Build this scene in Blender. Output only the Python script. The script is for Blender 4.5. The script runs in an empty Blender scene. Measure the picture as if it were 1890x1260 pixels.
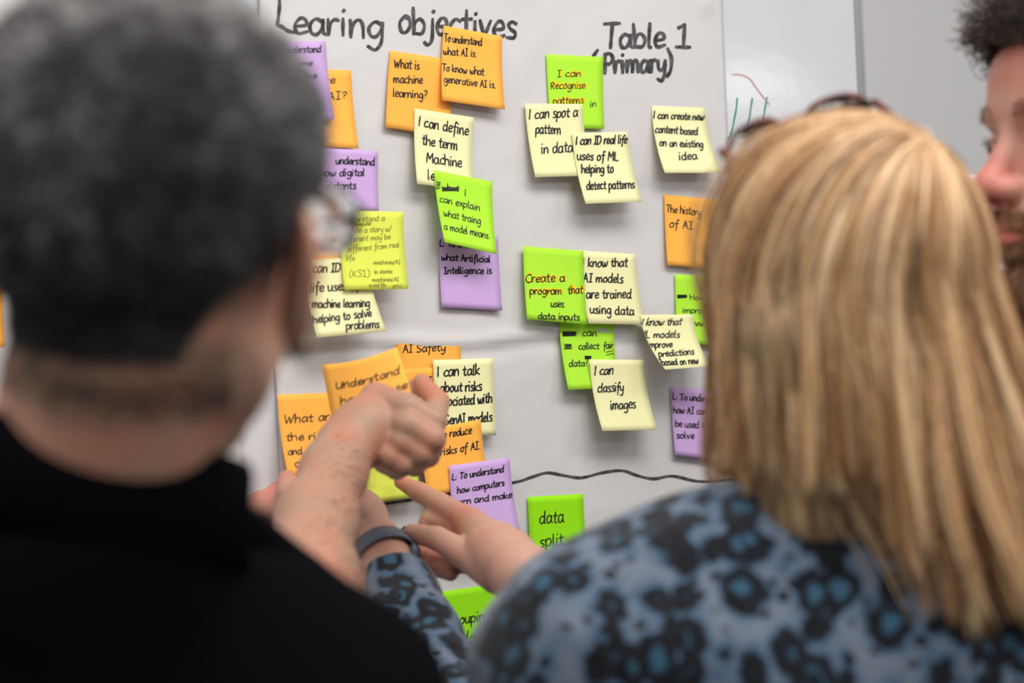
import bpy, math, random
import numpy as np
from mathutils import Vector, Matrix, noise as mnoise

random.seed(7); rng = np.random.default_rng(7)
S = bpy.context.scene
COL = S.collection

# ------------------------------------------------------------------ camera, world, lights, exposure
F_PX, ROLL, YAW, D0, CAM_H = 3600.0, 0.045, math.radians(38), 2.05, 1.55
RV = np.array([math.cos(ROLL), 0, -math.sin(ROLL)])
UV = np.array([math.sin(ROLL), 0, math.cos(ROLL)])
FV = np.array([0, 1.0, 0])
CAM = np.array([0, 0, CAM_H])
cam_data = bpy.data.cameras.new('camera')
cam = bpy.data.objects.new('camera', cam_data); COL.objects.link(cam)
cam_data.sensor_width = 36; cam_data.lens = 36 * F_PX / 1890
cam_data.clip_start = 0.05
M = Matrix(((RV[0], UV[0], -FV[0], CAM[0]), (RV[1], UV[1], -FV[1], CAM[1]), (RV[2], UV[2], -FV[2], CAM[2]), (0, 0, 0, 1)))
cam.matrix_world = M
cam_data.dof.use_dof = True
cam_data.dof.focus_distance = 2.04
cam_data.dof.aperture_fstop = 3.6
S.camera = cam
S.view_settings.view_transform = 'Standard'; S.view_settings.look = 'None'
S.view_settings.gamma = 1.0; S.view_settings.use_curve_mapping = False
S.view_settings.exposure = 0.1
w = bpy.data.worlds.new('world'); S.world = w; w.use_nodes = True
w.node_tree.nodes['Background'].inputs[0].default_value = (1.0, 0.985, 0.97, 1)
w.node_tree.nodes['Background'].inputs[1].default_value = 0.30

def area(name, loc, aim, sx, sy, power, color=(1, .98, .95)):
    l = bpy.data.lights.new(name, 'AREA'); l.shape = 'RECTANGLE'; l.size = sx; l.size_y = sy
    l.energy = power; l.color = color
    o = bpy.data.objects.new(name, l); COL.objects.link(o); o.location = loc
    o.rotation_euler = (Vector(aim) - Vector(loc)).to_track_quat('-Z', 'Y').to_euler()
    return o
area('ceiling_lamp', (0.55, 1.15, 2.68), (0.5, 1.25, 0), 1.2, 0.6, 24)
area('ceiling_lamp', (-0.75, 0.35, 2.68), (-0.7, 0.4, 0), 1.2, 0.6, 17)
area('ceiling_lamp', (1.4, -0.6, 2.68), (1.1, 0.0, 0), 1.2, 0.6, 27)
area('ceiling_lamp', (2.05, 1.75, 2.68), (2.0, 1.9, 0), 1.2, 0.6, 15)

area('ceiling_lamp', (6.0, 1.55, 2.55), (5.9, 1.54, 0), 0.5, 1.1, 9)

# ------------------------------------------------------------------ coordinate helpers
HV = np.array([math.cos(YAW), math.sin(YAW), 0]); NV = np.array([math.sin(YAW), -math.cos(YAW), 0])
ZV = np.array([0, 0, 1.0]); OV = np.array([0, D0, CAM_H])
def ray(px, py):
    return FV + RV * ((px - 945) / F_PX) + UV * ((630 - py) / F_PX)
def P(px, py, d):
    return CAM + ray(px, py) * d
def B(px, py, off=0.0):
    d = ray(px, py); s = ((OV - CAM) @ NV + off) / (d @ NV)
    return CAM + d * s
def bc(X, Z, off=0.0):            # wall coordinates to world
    return OV + HV * X + ZV * Z + NV * off
def tobc(p):
    q = p - OV
    return q @ HV, q @ ZV

# ------------------------------------------------------------------ materials
def mat(name, color, rough=.6, spec=.5, metal=0, **kw):
    m = bpy.data.materials.new(name); m.use_nodes = True
    b = m.node_tree.nodes['Principled BSDF']
    b.inputs['Base Color'].default_value = (*color, 1); b.inputs['Roughness'].default_value = rough
    b.inputs['Specular IOR Level'].default_value = spec; b.inputs['Metallic'].default_value = metal
    for k, v in kw.items(): b.inputs[k.replace('_', ' ')].default_value = v
    return m
def nn(m, t, **kw):
    n = m.node_tree.nodes.new(t)
    for k, v in kw.items(): setattr(n, k, v)
    return n
def lk(m, a, b): m.node_tree.links.new(a, b)
def add_noise_color(m, c1, c2, scale, detail=4, stops=(.3, .7), bump=0, bscale=None, coord='Object', stretch=None):
    nt = m.node_tree; b = nt.nodes['Principled BSDF']
    tc = nn(m, 'ShaderNodeTexCoord'); src = tc.outputs[coord]
    if stretch:
        mp = nn(m, 'ShaderNodeMapping'); mp.inputs['Scale'].default_value = stretch; lk(m, src, mp.inputs[0]); src = mp.outputs[0]
    n = nn(m, 'ShaderNodeTexNoise'); n.inputs['Scale'].default_value = scale; n.inputs['Detail'].default_value = detail
    lk(m, src, n.inputs['Vector'])
    r = nn(m, 'ShaderNodeValToRGB'); r.color_ramp.elements[0].color = (*c1, 1); r.color_ramp.elements[1].color = (*c2, 1)
    r.color_ramp.elements[0].position = stops[0]; r.color_ramp.elements[1].position = stops[1]
    lk(m, n.outputs[0], r.inputs[0]); lk(m, r.outputs[0], b.inputs['Base Color'])
    if bump:
        n2 = nn(m, 'ShaderNodeTexNoise'); n2.inputs['Scale'].default_value = bscale or scale; n2.inputs['Detail'].default_value = 6
        lk(m, src, n2.inputs['Vector'])
        bp = nn(m, 'ShaderNodeBump'); bp.inputs['Strength'].default_value = bump; bp.inputs['Distance'].default_value = .002
        lk(m, n2.outputs[0], bp.inputs['Height']); lk(m, bp.outputs[0], b.inputs['Normal'])
    return r
M_paper = mat('flipchart_paper', (.6, .585, .58), .8, .2)
add_noise_color(M_paper, (.575, .56, .555), (.62, .605, .60), 3, 5, bump=.8, bscale=16)
M_board = mat('whiteboard_enamel', (.60, .61, .64), .09, .5)
add_noise_color(M_board, (.585, .595, .625), (.61, .62, .65), 5, 3, bump=.05, bscale=60)
M_wall = mat('wall_paint', (.56, .555, .56), .8, .2); add_noise_color(M_wall, (.55, .545, .55), (.57, .565, .57), 2, 3, bump=.1, bscale=150)
M_alu = mat('board_aluminium', (.42, .43, .45), .4, .5, .7)
M_groove = mat('board_groove_rubber', (.10, .10, .11), .7)
M_floor = mat('carpet', (.14, .145, .16), .95, .1); add_noise_color(M_floor, (.11, .115, .13), (.17, .175, .19), 120, 4)
def note_mat(name, c):
    m = mat(name, c, .75, .15); d = tuple(x * .965 for x in c)
    add_noise_color(m, d, c, 14, 3, bump=.05, bscale=40)
    m.node_tree.nodes['Principled BSDF'].inputs['Roughness'].default_value = .8
    return m
NM = {'orange': note_mat('orange_note_paper', (.95, .44, .075)), 'pale': note_mat('pale_yellow_note_paper', (.80, .77, .42)),
      'green': note_mat('lime_note_paper', (.42, .80, .045)), 'deep': note_mat('bright_green_note_paper', (.30, .76, .008)),
      'purple': note_mat('lilac_note_paper', (.56, .37, .67)), 'chart': note_mat('yellow_green_note_paper', (.70, .76, .10))}
M_ink = mat('black_pen_ink', (.012, .011, .013), .5, .3)
M_ink2 = mat('olive_pen_ink', (.22, .23, .035), .6, .2)
M_ink3 = mat('orange_pen_ink', (.88, .60, .01), .6, .2)
M_marker = mat('grey_black_marker', (.035, .034, .035), .6, .3)
add_noise_color(M_marker, (.022, .022, .023), (.11, .108, .11), 130, 5, (.35, .7))
M_green_ink = mat('green_marker', (.01, .26, .15), .4); M_red_ink = mat('faint_red_marker', (.62, .36, .36), .4)

# ------------------------------------------------------------------ object helpers
def mesh_obj(name, verts, faces, material=None, parent=None, smooth=True, attrs=None):
    me = bpy.data.meshes.new(name)
    me.from_pydata([tuple(map(float, v)) for v in verts], [], [tuple(map(int, f)) for f in faces])
    if smooth: me.polygons.foreach_set('use_smooth', [True] * len(me.polygons))
    if attrs:
        for k, a in attrs.items():
            at = me.attributes.new(k, 'FLOAT', 'POINT'); at.data.foreach_set('value', np.asarray(a, dtype=np.float32))
    if material: me.materials.append(material)
    me.update()
    o = bpy.data.objects.new(name, me); COL.objects.link(o)
    if parent: o.parent = parent; o.matrix_parent_inverse = Matrix.Translation(-Vector(parent.location))
    return o
def tag(o, label=None, cat=None, group=None, kind=None):
    if label: o['label'] = label
    if cat: o['category'] = cat
    if group: o['group'] = group
    if kind: o['kind'] = kind
    return o
def empty(name, loc):
    o = bpy.data.objects.new(name, None); COL.objects.link(o); o.location = tuple(map(float, loc)); o.empty_display_size = .05
    return o
def sheet(surf, nu, nv, thick):
    """closed thin sheet from surf(s,t) -> point, thickness along the face normal"""
    s = np.linspace(0, 1, nu + 1); t = np.linspace(0, 1, nv + 1)
    G = np.array([[surf(a, b) for b in t] for a in s])
    du = np.gradient(G, axis=0); dv = np.gradient(G, axis=1)
    n = np.cross(dv, du); n /= np.linalg.norm(n, axis=2, keepdims=True)
    if n[0, 0] @ NV < 0: n = -n
    n2 = nu + 1; m2 = nv + 1
    top = (G + n * thick / 2).reshape(-1, 3); bot = (G - n * thick / 2).reshape(-1, 3)
    V = np.vstack([top, bot]); N = n2 * m2; Fc = []
    for i in range(nu):
        for j in range(nv):
            a, b, c, d = i * m2 + j, (i + 1) * m2 + j, (i + 1) * m2 + j + 1, i * m2 + j + 1
            Fc.append((a, d, c, b)); Fc.append((a + N, b + N, c + N, d + N))
    for i in range(nu):
        a, b = i * m2, (i + 1) * m2; Fc.append((a, b, b + N, a + N))
        a, b = i * m2 + nv, (i + 1) * m2 + nv; Fc.append((b, a, a + N, b + N))
    for j in range(nv):
        a, b = j, j + 1; Fc.append((b, a, a + N, b + N))
        a, b = nu * m2 + j, nu * m2 + j + 1; Fc.append((a, b, b + N, a + N))
    return V, Fc
def box_pts(a, b, o0, o1):
    """box in wall coordinates (X0,Z0)-(X1,Z1), offsets o0..o1"""
    V = [bc(x, z, o) for o in (o0, o1) for (x, z) in ((a[0], a[1]), (b[0], a[1]), (b[0], b[1]), (a[0], b[1]))]
    return V, [(3, 2, 1, 0), (4, 5, 6, 7), (0, 1, 5, 4), (1, 2, 6, 5), (2, 3, 7, 6), (3, 0, 4, 7)]

# ------------------------------------------------------------------ handwriting: a single-stroke alphabet
GL = {
'a': (5.0, '4,4 2,5 .3,3 .8,.4 2.4,.2 3.8,2.5 4,4.8 4,4.8 4,1 4.9,.2'), 'b': (4.6, '0,8.5 .2,4 .2,0 .2,0 .6,3.5 2.5,5 4,3 3,.3 .3,.3'),
'c': (4.1, '3.6,4.4 2,5 .3,2.8 1,.3 3.8,.6'), 'd': (5.2, '4,4 2,5 .3,3 .8,.4 2.4,.2 3.8,2.5 4.2,8.5 4.2,8.5 4,1 4.9,.2'),
'e': (4.1, '.4,2.4 3.4,3 3,4.8 1.5,4.9 .2,2.5 1.2,.2 3.8,.9'), 'f': (3.6, '3.6,7.8 2.4,8.6 1.6,6 1.5,1 1.2,-3;0,4.6 3.2,4.8'),
'g': (4.8, '4,4 2,5 .3,3 1,.6 2.6,.6 3.9,3 4,4.8 4,4.8 4,-1 2.4,-3.6 .3,-2.6'), 'h': (4.6, '0,8.5 .2,4 .2,0 .2,0 .6,3.4 2.4,5 3.6,3.6 3.8,0'),
'i': (1.9, '.4,4.8 .5,0;.5,7 .7,7.4'), 'j': (2.6, '1.6,4.8 1.6,-1.5 .2,-3.4 -1,-2.6;1.7,7 1.9,7.4'),
'k': (4.2, '0,8.5 .2,0;3.4,4.8 .3,2.2 .3,2.2 3.8,0'), 'l': (1.8, '.3,8.5 .3,1 1,.1'),
'm': (6.6, '0,4.8 .2,0 .2,0 .8,3.8 2,4.9 2.8,3.6 2.9,0 2.9,0 3.5,3.8 4.8,4.9 5.6,3.6 5.8,0'),
'n': (4.6, '0,4.8 .2,0 .2,0 .8,3.6 2.4,5 3.5,3.6 3.7,0'), 'o': (4.5, '2,5 .3,3 .8,.4 2.4,.1 3.8,2 3.4,4.4 2,5 2.8,4.3'),
'p': (4.5, '0,4.8 .1,0 0,-3.6;.1,2.6 1,4.6 2.8,4.9 3.8,2.8 2.6,.2 .3,.8'), 'q': (4.8, '4,4 2,5 .3,3 1,.4 2.6,.6 3.9,3 4,4.8 4,4.8 4,-3.6'),
'r': (3.3, '0,4.8 .2,0 .2,0 .6,3.2 1.8,4.8 3,4.6'), 's': (3.8, '3.2,4.4 1.8,5 .6,4 1.4,2.8 3,1.8 2.6,.3 .2,.3'),
't': (3.5, '1.5,7.5 1.4,1.2 2.2,.1 3,.5;0,4.9 3.2,5.1'), 'u': (4.7, '0,4.8 .3,1 1.6,.1 3.2,1.6 3.6,4.8 3.6,4.8 3.6,.9 4.4,.1'),
'v': (4.1, '0,4.8 1.6,0 1.6,0 3.6,4.8'), 'w': (6.1, '0,4.8 1,.2 2.2,.8 2.8,3.8 2.8,3.8 3.4,.3 4.8,1 5.6,4.8'),
'x': (4.0, '0,4.8 3.4,0;3.4,4.8 0,0'), 'y': (4.6, '0,4.8 .5,1.6 2,.9 3.4,2.4 3.8,4.8 3.8,4.8 3.6,-1 2.2,-3.6 .3,-2.8'),
'z': (4.0, '0,4.8 3.4,4.8 3.4,4.8 0,0 0,0 3.6,0'),
'A': (5.2, '0,0 2.4,8 2.4,8 4.4,0;.7,3 3.8,3.1'), 'C': (5.4, '4.8,7 3,8.4 .6,6 .5,2 2.6,0 5,1'), 'D': (5.6, '.2,8 .2,0;0,8 3.5,7.4 4.8,4 3,.5 0,0'),
'G': (5.6, '4.6,7.2 3,8.2 .6,5.6 .8,1 3.4,.1 4.8,2.8 4.8,2.8 2.8,3'), 'H': (5.6, '0,8 .2,0;4.4,8 4.4,0;.2,4.2 4.4,4.4'),
'I': (3.6, '0,8 2.8,8.1;1.5,8 1.4,0;0,0 2.9,.1'), 'J': (4, '3,8 3,2 1.6,0 0,1'), '|': (2.0, '.4,8 .4,0'), 'K': (5, '0,8 .2,0;4,8 .3,3.8 .3,3.8 4.4,0'),
'L': (4.4, '.4,8.4 .2,.2 .2,.2 3.8,.1'), 'M': (6.6, '0,0 .5,8 .5,8 2.8,3 2.8,3 5.2,8 5.2,8 5.6,0'), 'P': (4.8, '.2,8 .2,0;0,7.8 2.8,8.2 4.2,6 2.6,3.9 .3,3.9'),
'R': (5, '.2,6.6 .2,0;0,6.4 2.6,6.8 3.8,5 2.4,3.6 .4,3.4 .4,3.4 2,2.6 3.6,0'), 'S': (4.8, '4.2,7.2 2.4,8.3 .6,6.8 1.6,4.8 3.8,3 3,.3 .2,.6'), 'T': (5.6, '0,8 5.4,8.2;2.8,8 2.6,0'),
'U': (5.4, '0,7.5 .4,1.6 2.2,.1 4,1.8 4.4,7.5 4.4,7.5 4.6,0'), 'W': (7.4, '0,8 1.4,0 1.4,0 3.4,6 3.4,6 4.6,0 4.6,0 7,8'),
'1': (4.6, '.4,6.8 2.4,8 2.4,8 2.3,0;0,0 4.4,.1'), '?': (4, '.2,6.8 1.6,8.3 3.2,7 2.6,5 1.5,4 1.4,2.4;1.4,.3 1.5,.1'), '.': (1.8, '.4,.1 .7,.3'),
':': (2.0, '.5,.3 .7,.5;.6,3.6 .8,3.8'), '(': (3, '2.4,9 .4,5.5 .5,1 2,-1.5'), ')': (3, '.2,9 2.2,5.5 2,1 .2,-1.5'), '-': (3.4, '.2,2.8 2.8,2.9'), '/': (3.4, '0,-1 2.8,8.6'),
}
def crom(pts, n):
    if len(pts) < 3: return pts
    p = [2 * np.array(pts[0]) - pts[1]] + [np.array(q) for q in pts] + [2 * np.array(pts[-1]) - pts[-2]]
    out = []
    for i in range(1, len(p) - 2):
        for k in range(n):
            t = k / n
            out.append(.5 * ((2 * p[i]) + (p[i + 1] - p[i - 1]) * t + (2 * p[i - 1] - 5 * p[i] + 4 * p[i + 1] - p[i + 2]) * t * t
                             + (3 * p[i] - p[i - 1] - 3 * p[i + 1] + p[i + 2]) * t ** 3))
    out.append(p[-2]); return out
def glyph_strokes(ch, n=4):
    wd, s = GL[ch]; res = []
    for st in s.split(';'):
        pts = [np.array(list(map(float, q.split(',')))) for q in st.split()]
        segs, cur = [], [pts[0]]
        for q in pts[1:]:
            if np.allclose(q, cur[-1]): segs.append(cur); cur = [q]
            else: cur.append(q)
        segs.append(cur)
        for sg in segs:                              # a sharp corner starts a new ribbon
            if len(sg) == 2: sg = [sg[0], (sg[0] + sg[1]) / 2, sg[1]]
            if len(sg) > 1: res.append(crom(sg, n))
    return wd, res
def text_strokes(text, x0, y0, x1, y1, xh, jit=.25):
    """strokes in photo pixels along the baseline (x0,y0)-(x1,y1)"""
    items, x = [], 0
    for ch in text:
        if ch == ' ': x += 3.2; continue
        wd, st = glyph_strokes(ch)
        dy = random.uniform(-jit, jit); sc = 1 + random.uniform(-.07, .07); sl = random.uniform(-.02, .07)
        for s in st: items.append([(x + q[0] + sl * q[1], q[1] * sc + dy) for q in s])
        x += wd + random.uniform(-.2, .25) + .35
    W = max(x - .6, 1); L = math.hypot(x1 - x0, y1 - y0); ux, uy = (x1 - x0) / L, (y1 - y0) / L
    sx = L / W; sy = xh / 5
    return [[(x0 + ux * a * sx, y0 + uy * a * sx - b * sy) for a, b in s] for s in items]
def scribble(x0, y0, x1, y1, n=5):
    n = n * 2 + 1; pts = []
    for i in range(n * 2 + 1):
        t = i / (2 * n); x = x0 + (x1 - x0) * (t if i % 2 == 0 else 1 - t * .2); yy = y0 + (y1 - y0) * t
        pts.append((x0 + random.uniform(-1, 1) if i % 2 == 0 else x1 + random.uniform(-1, 1), yy))
    return [pts]
def ribbon(strokes, wpx, place, scale_m=.00057):
    """strokes in pixels -> thin flat ribbons, place(px,py)->point on the surface"""
    V, Fc = [], []
    for st in strokes:
        pts = [np.array(p, float) for p in st]
        if len(pts) < 2: continue
        d0 = pts[0] - pts[1]; d1 = pts[-1] - pts[-2]
        pts[0] = pts[0] + d0 / max(np.linalg.norm(d0), 1e-6) * wpx * .35; pts[-1] = pts[-1] + d1 / max(np.linalg.norm(d1), 1e-6) * wpx * .35
        base = len(V); n = len(pts); ph = random.uniform(0, 6)
        for i, p in enumerate(pts):
            a = pts[max(i - 1, 0)]; b = pts[min(i + 1, n - 1)]; t = b - a; t /= max(np.linalg.norm(t), 1e-6)
            nrm = np.array([-t[1], t[0]]) * wpx * .5 * (1 + .13 * math.sin(i * .9 + ph)) * (.75 if i in (0, n - 1) else 1)
            V.append(place(*(p + nrm))); V.append(place(*(p - nrm)))
        for i in range(n - 1):
            a = base + 2 * i; Fc.append((a, a + 1, a + 3, a + 2))
    return V, Fc

# ------------------------------------------------------------------ the setting
bx = lambda n, a, b, o0, o1, m, parent=None: mesh_obj(n, *box_pts(a, b, o0, o1), m, parent, smooth=False)
Xs = tobc(B(1577, 0))[0]; Xs2 = tobc(B(1590, 60))[0]
wall = tag(bx('wall_back', (-2.6, -CAM_H), (3.2, 1.25), -.13, -.03, M_wall), kind='structure')
fl = mesh_obj('floor', [(-3.5, -2.5, 0), (4, -2.5, 0), (4, 4.5, 0), (-3.5, 4.5, 0), (-3.5, -2.5, -.1), (4, -2.5, -.1), (4, 4.5, -.1), (-3.5, 4.5, -.1)],
              [(0, 1, 2, 3), (7, 6, 5, 4), (0, 4, 5, 1), (1, 5, 6, 2), (2, 6, 7, 3), (3, 7, 4, 0)], M_floor, smooth=False)
tag(fl, kind='structure')
wb = empty('whiteboard', bc(-.35, -.6, -.01))
tag(wb, 'white glossy whiteboard behind the flipchart sheets, with green marker strokes', 'whiteboard')
bx('panel', (-1.45, -.62), (Xs - .002, .66), -.03, 0, M_board, wb)
bx('frame', (Xs - .002, -.62), (Xs + .0045, .66), -.03, .0025, M_alu, wb)
bx('frame', (-1.47, -.64), (Xs + .0045, -.62), -.03, .0035, M_alu, wb)
bx('frame', (-1.47, .66), (Xs + .0045, .68), -.03, .0035, M_alu, wb)
wb2 = empty('whiteboard', bc(1.3, -.6, -.01))
tag(wb2, 'plain matt grey-white board right of the metal joint, behind the bearded man', 'whiteboard')
bx('panel', (Xs + .0115, -.62), (Xs + 1.5, .66), -.03, -.001, mat('matt_board', (.47, .465, .47), .5, .3), wb2)
bx('frame', (Xs + .0055, -.62), (Xs + .0115, .66), -.03, .002, M_alu, wb2)
bx('frame', (Xs + .0055, -.64), (Xs + 1.52, -.62), -.03, .0035, M_alu, wb2)
# marks on the whiteboard
gs = [[(1361, 181), (1359.5, 199), (1356, 218), (1352.5, 236), (1349, 250), (1345, 256), (1341, 252)], [(1389, 181), (1386, 200), (1383, 222), (1380, 236)],
      [(1416, 179), (1413, 196), (1410, 213), (1406, 235)], [(1363, 240), (1369, 251), (1374, 257)]]
mesh_obj('marker_strokes', *ribbon([crom(g, 4) for g in gs], 2.6, lambda x, y: B(x, y, .0006)), M_green_ink, wb, smooth=False)['label'] = 'green marker strokes'
mesh_obj('marker_arc', *ribbon([crom([(1352, 137), (1368, 138), (1384, 145), (1397, 163), (1420, 192)], 5)], 2.4, lambda x, y: B(x, y, .0006)), M_red_ink, wb, smooth=False)['label'] = 'faint red marker arc'

# flipchart sheets
def wrinkle(X, Z, seed):
    v = Vector((X * 5, Z * 5, seed)); n = mnoise.noise(v) * .0013
    for (ang, sc, am) in ((.4, 9, .0007), (1.9, 13, .0006), (2.7, 7, .0007)):
        c, s_ = math.cos(ang), math.sin(ang)
        q = mnoise.noise(Vector(((X * c + Z * s_) * sc, (-X * s_ + Z * c) * sc * .45, seed + ang * 7)))
        n += (1 - abs(q) * 4 if abs(q) < .25 else 0) * am
    return n
paper_off = .0025
zc_fold = lambda X: tobc(B(900, 622))[1] + .004 * math.sin(X * 22) 
def flip_sheet(x0, x1, z0, z1, seed, perf_z, fold=True):
    def surf(s, t):
        X = x0 + (x1 - x0) * s; Z = z1 + (z0 - z1) * t
        o = paper_off + wrinkle(X, Z, seed)
        if fold:
            d = Z - zc_fold(X); o += .0035 * math.exp(-(d / .006) ** 2) - .002 * math.exp(-((d + .012) / .008) ** 2)
        d = Z - perf_z; o += -.0008 * math.exp(-(d / .0012) ** 2) if int(X / .0035) % 3 else 0
        if Z > perf_z - .05 and X > x1 - .07: o += .0035 * math.exp(-(((X - (x1 - .028)) / .014) ** 2 + ((Z - perf_z - .02) / .014) ** 2))
        return bc(X, Z, o)
    return surf
XL, XR = tobc(B(506, 700))[0], tobc(B(1334, 120))[0]
ZP = tobc(B(1150, 26))[1]
surf_main = flip_sheet(XL, XR, -.58, ZP + .05, 1.0, ZP)
main = mesh_obj('flipchart_sheet', *sheet(surf_main, 110, 170, .0003), M_paper)
tag(main, 'large crumpled white flipchart sheet headed Table 1, covered in sticky notes', 'paper sheet', 'flipchart sheets')
XL2 = tobc(B(445, 810))[0]
left = mesh_obj('flipchart_sheet', *sheet(flip_sheet(XL2 - .6, XL2, -.58, ZP + .05, 5.0, ZP + .002, False), 100, 150, .0003), M_paper)
tag(left, 'plain crumpled flipchart sheet behind the dark-haired man', 'paper sheet', 'flipchart sheets')
side = sheet(lambda s, t: B(1760 + 260 * s, 322 + 330 * t + 10 * s, .003 + .001 * math.sin(s * 5 + t * 3)), 12, 16, .0003)
tag(mesh_obj('paper_sheet', *side, mat('bright_white_paper', (.85, .85, .86), .8)), 'small bright white sheet on the grey board beside the bearded man', 'paper sheet')

# writing on the main sheet
def on_main(x, y):
    X, Z = tobc(B(x, y, paper_off)); 
    s = (X - XL) / (XR - XL); t = (ZP + .05 - Z) / (ZP + .05 + .58)
    return surf_main(s, t) + NV * .0007
hd = text_strokes('earing', 541, 62, 706, 70, 31) + text_strokes('objectives', 735, 60, 952, 72, 30)
hd += [crom([(513, -12), (514, 12), (512, 34), (510, 46)], 5) + crom([(510, 46), (520, 50), (530, 57), (542, 60)], 5)]
mesh_obj('heading', *ribbon(hd, 6.2, on_main), M_marker, main, smooth=False)
th = text_strokes('Table', 1111, 88, 1224, 88, 26) + text_strokes('1', 1246, 88, 1272, 89, 25) + text_strokes('(', 1091, 130, 1103, 130, 21) + text_strokes('Primary)', 1114, 134, 1238, 133, 23)
mesh_obj('heading', *ribbon(th, 6.6, on_main), M_marker, main, smooth=False)
wl = [crom([(600, 944), (650, 938), (691, 932), (757, 922), (850, 905), (947, 890), (980, 880), (1009, 872), (1040, 877), (1072, 881), (1110, 872), (1147, 868), (1175, 877), (1205, 883), (1240, 878), (1290, 888), (1350, 884)], 5)]
mesh_obj('divider_line', *ribbon(wl, 5.0, on_main), M_marker, main, smooth=False)
mesh_obj('heading', *ribbon(text_strokes('Concepts', 667, 1000, 825, 992, 23), 4, on_main), M_marker, main, smooth=False)

# ------------------------------------------------------------------ sticky notes
def bil(q, s, t):
    tl, tr, br, bl = q
    return (1 - t) * ((1 - s) * tl + s * tr) + t * ((1 - s) * bl + s * br)
def inv_bil(q, x, y):
    s, t = .5, .5
    tl, tr, br, bl = q
    for _ in range(8):
        p = bil(q, s, t) - np.array([x, y])
        ds = (1 - t) * (tr - tl) + t * (br - bl); dt = (1 - s) * (bl - tl) + s * (br - tr)
        det = ds[0] * dt[1] - ds[1] * dt[0]
        s -= (p[0] * dt[1] - p[1] * dt[0]) / det; t -= (ds[0] * p[1] - ds[1] * p[0]) / det
    return s, t
GROUP = {'orange': 'orange sticky notes', 'pale': 'pale yellow sticky notes', 'green': 'lime green sticky notes', 'deep': 'lime green sticky notes',
         'purple': 'lilac sticky notes', 'chart': 'yellow-green sticky notes'}
PREV = []
def note(color, corners, base, lift, label, lines, wpx=2.2, pw=1.8, ink=None, curl=0, extra=(), bend=0, echo=None):
    """corners tl,tr,br,bl in photo pixels; base/lift in mm from the sheet; the lower edge stands off the wall"""
    q2 = [np.array(c, float) for c in corners]
    l0 = lift * .001; offf = lambda s, t: l0 * (1 + curl * (1 - s)) * t ** pw
    b0 = .0055
    for (pq, pf) in PREV:                        # lie on top of every earlier note that this one overlaps
        for s in np.linspace(0, 1, 9):
            for t in np.linspace(0, 1, 9):
                x, y = bil(q2, s, t); s2, t2 = inv_bil(pq, x, y)
                if -.02 < s2 < 1.02 and -.02 < t2 < 1.02: b0 = max(b0, pf(s2, min(max(t2, 0), 1)) - offf(s, t) + .0014)
    PREV.append((q2, lambda s, t, b0=b0: b0 + offf(s, t)))
    q3 = [B(*q2[0], b0), B(*q2[1], b0), B(*q2[2], b0 + l0), B(*q2[3], b0 + l0 * (1 + curl))]
    def surf(s, t):
        lin = bil(q3, s, t); lo = l0 * (1 + curl * (1 - s))
        g = lo * (t ** pw - t)                      # adhesive strip stays flat, the sheet springs off below
        return lin + NV * (g + bend * .001 * math.sin(math.pi * s) * t)
    def place(x, y):
        s, t = inv_bil(q2, x, y); e = .01
        t = min(max(t, .0), 1.0); s = min(max(s, 0.0), 1.0)
        p = surf(s, t); n = np.cross(surf(s, t + e) - p, surf(s + e, t) - p); n /= np.linalg.norm(n)
        if n @ NV < 0: n = -n
        return p + n * .0004
    o = mesh_obj('sticky_note', *sheet(surf, 8, 12, .00022), NM[color])
    # curvature correction keeps the pixel placement of the print close
    tag(o, label, 'sticky note', GROUP[color])
    st = []
    for ln in lines: st += text_strokes(*ln)
    for e_ in extra: st += e_
    if echo:
        es = []
        for ln in lines[:echo]: es += text_strokes(*ln)
        mesh_obj('writing', *ribbon([[(a + 2.2, b - 1.6) for a, b in s] for s in es], 2.8, lambda x, y: place(x, y) - NV * .0001), M_ink3, o, smooth=False)['label'] = 'orange pen under-writing'
    if st: mesh_obj('writing', *ribbon(st, wpx, place), ink or M_ink, o, smooth=False)
    return o

note('orange', [(532, 125), (648, 130), (662, 274), (545, 269)], 0, 10, 'orange note half behind the lilac note near the dark-haired head, reading AI?',
     [('have', 574, 153, 620, 153, 8), ('AI?', 606, 184, 642, 182, 8.5)], 1.9)
note('purple', [(487, 78), (601, 76), (618, 220), (500, 223)], 2.5, 12, 'topmost lilac note, beside the top of the dark-haired man head',
     [('L: To understand', 492, 98, 593, 96, 7.5), ('how some', 508, 122, 578, 121, 7), ('machine', 528, 145, 588, 144, 7)], 2)
note('purple', [(583, 272), (698, 279), (699, 389), (592, 386)], 1, 4, 'lilac note about how digital assistants work, beside the dark-haired head',
     [('understand', 620, 302, 692, 305, 8), ('how digital', 592, 325, 673, 324, 8), ('assistants', 588, 350, 657, 348, 8.5), ('work', 608, 369, 640, 366, 8)], 2.3)
note('orange', [(541, 378), (650, 384), (662, 527), (551, 522)], 2.5, 7, 'orange note ending in a question mark, behind the yellow-green note',
     [('jobs?', 566, 463, 604, 461, 7)], 1.9)
note('pale', [(560, 480), (672, 474), (713, 611), (585, 623)], 5.5, 14, 'pale yellow note reading machine learning helping to solve problems',
     [('| can ID', 569, 503, 629, 501, 10.5), ('life uses of', 576, 539, 666, 534, 10), ('machine learning', 580, 568, 685, 566, 9), ('helping to solve', 580, 597, 687, 584, 9), ('problems', 639, 608, 701, 605, 9)], 2.6)
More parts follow.
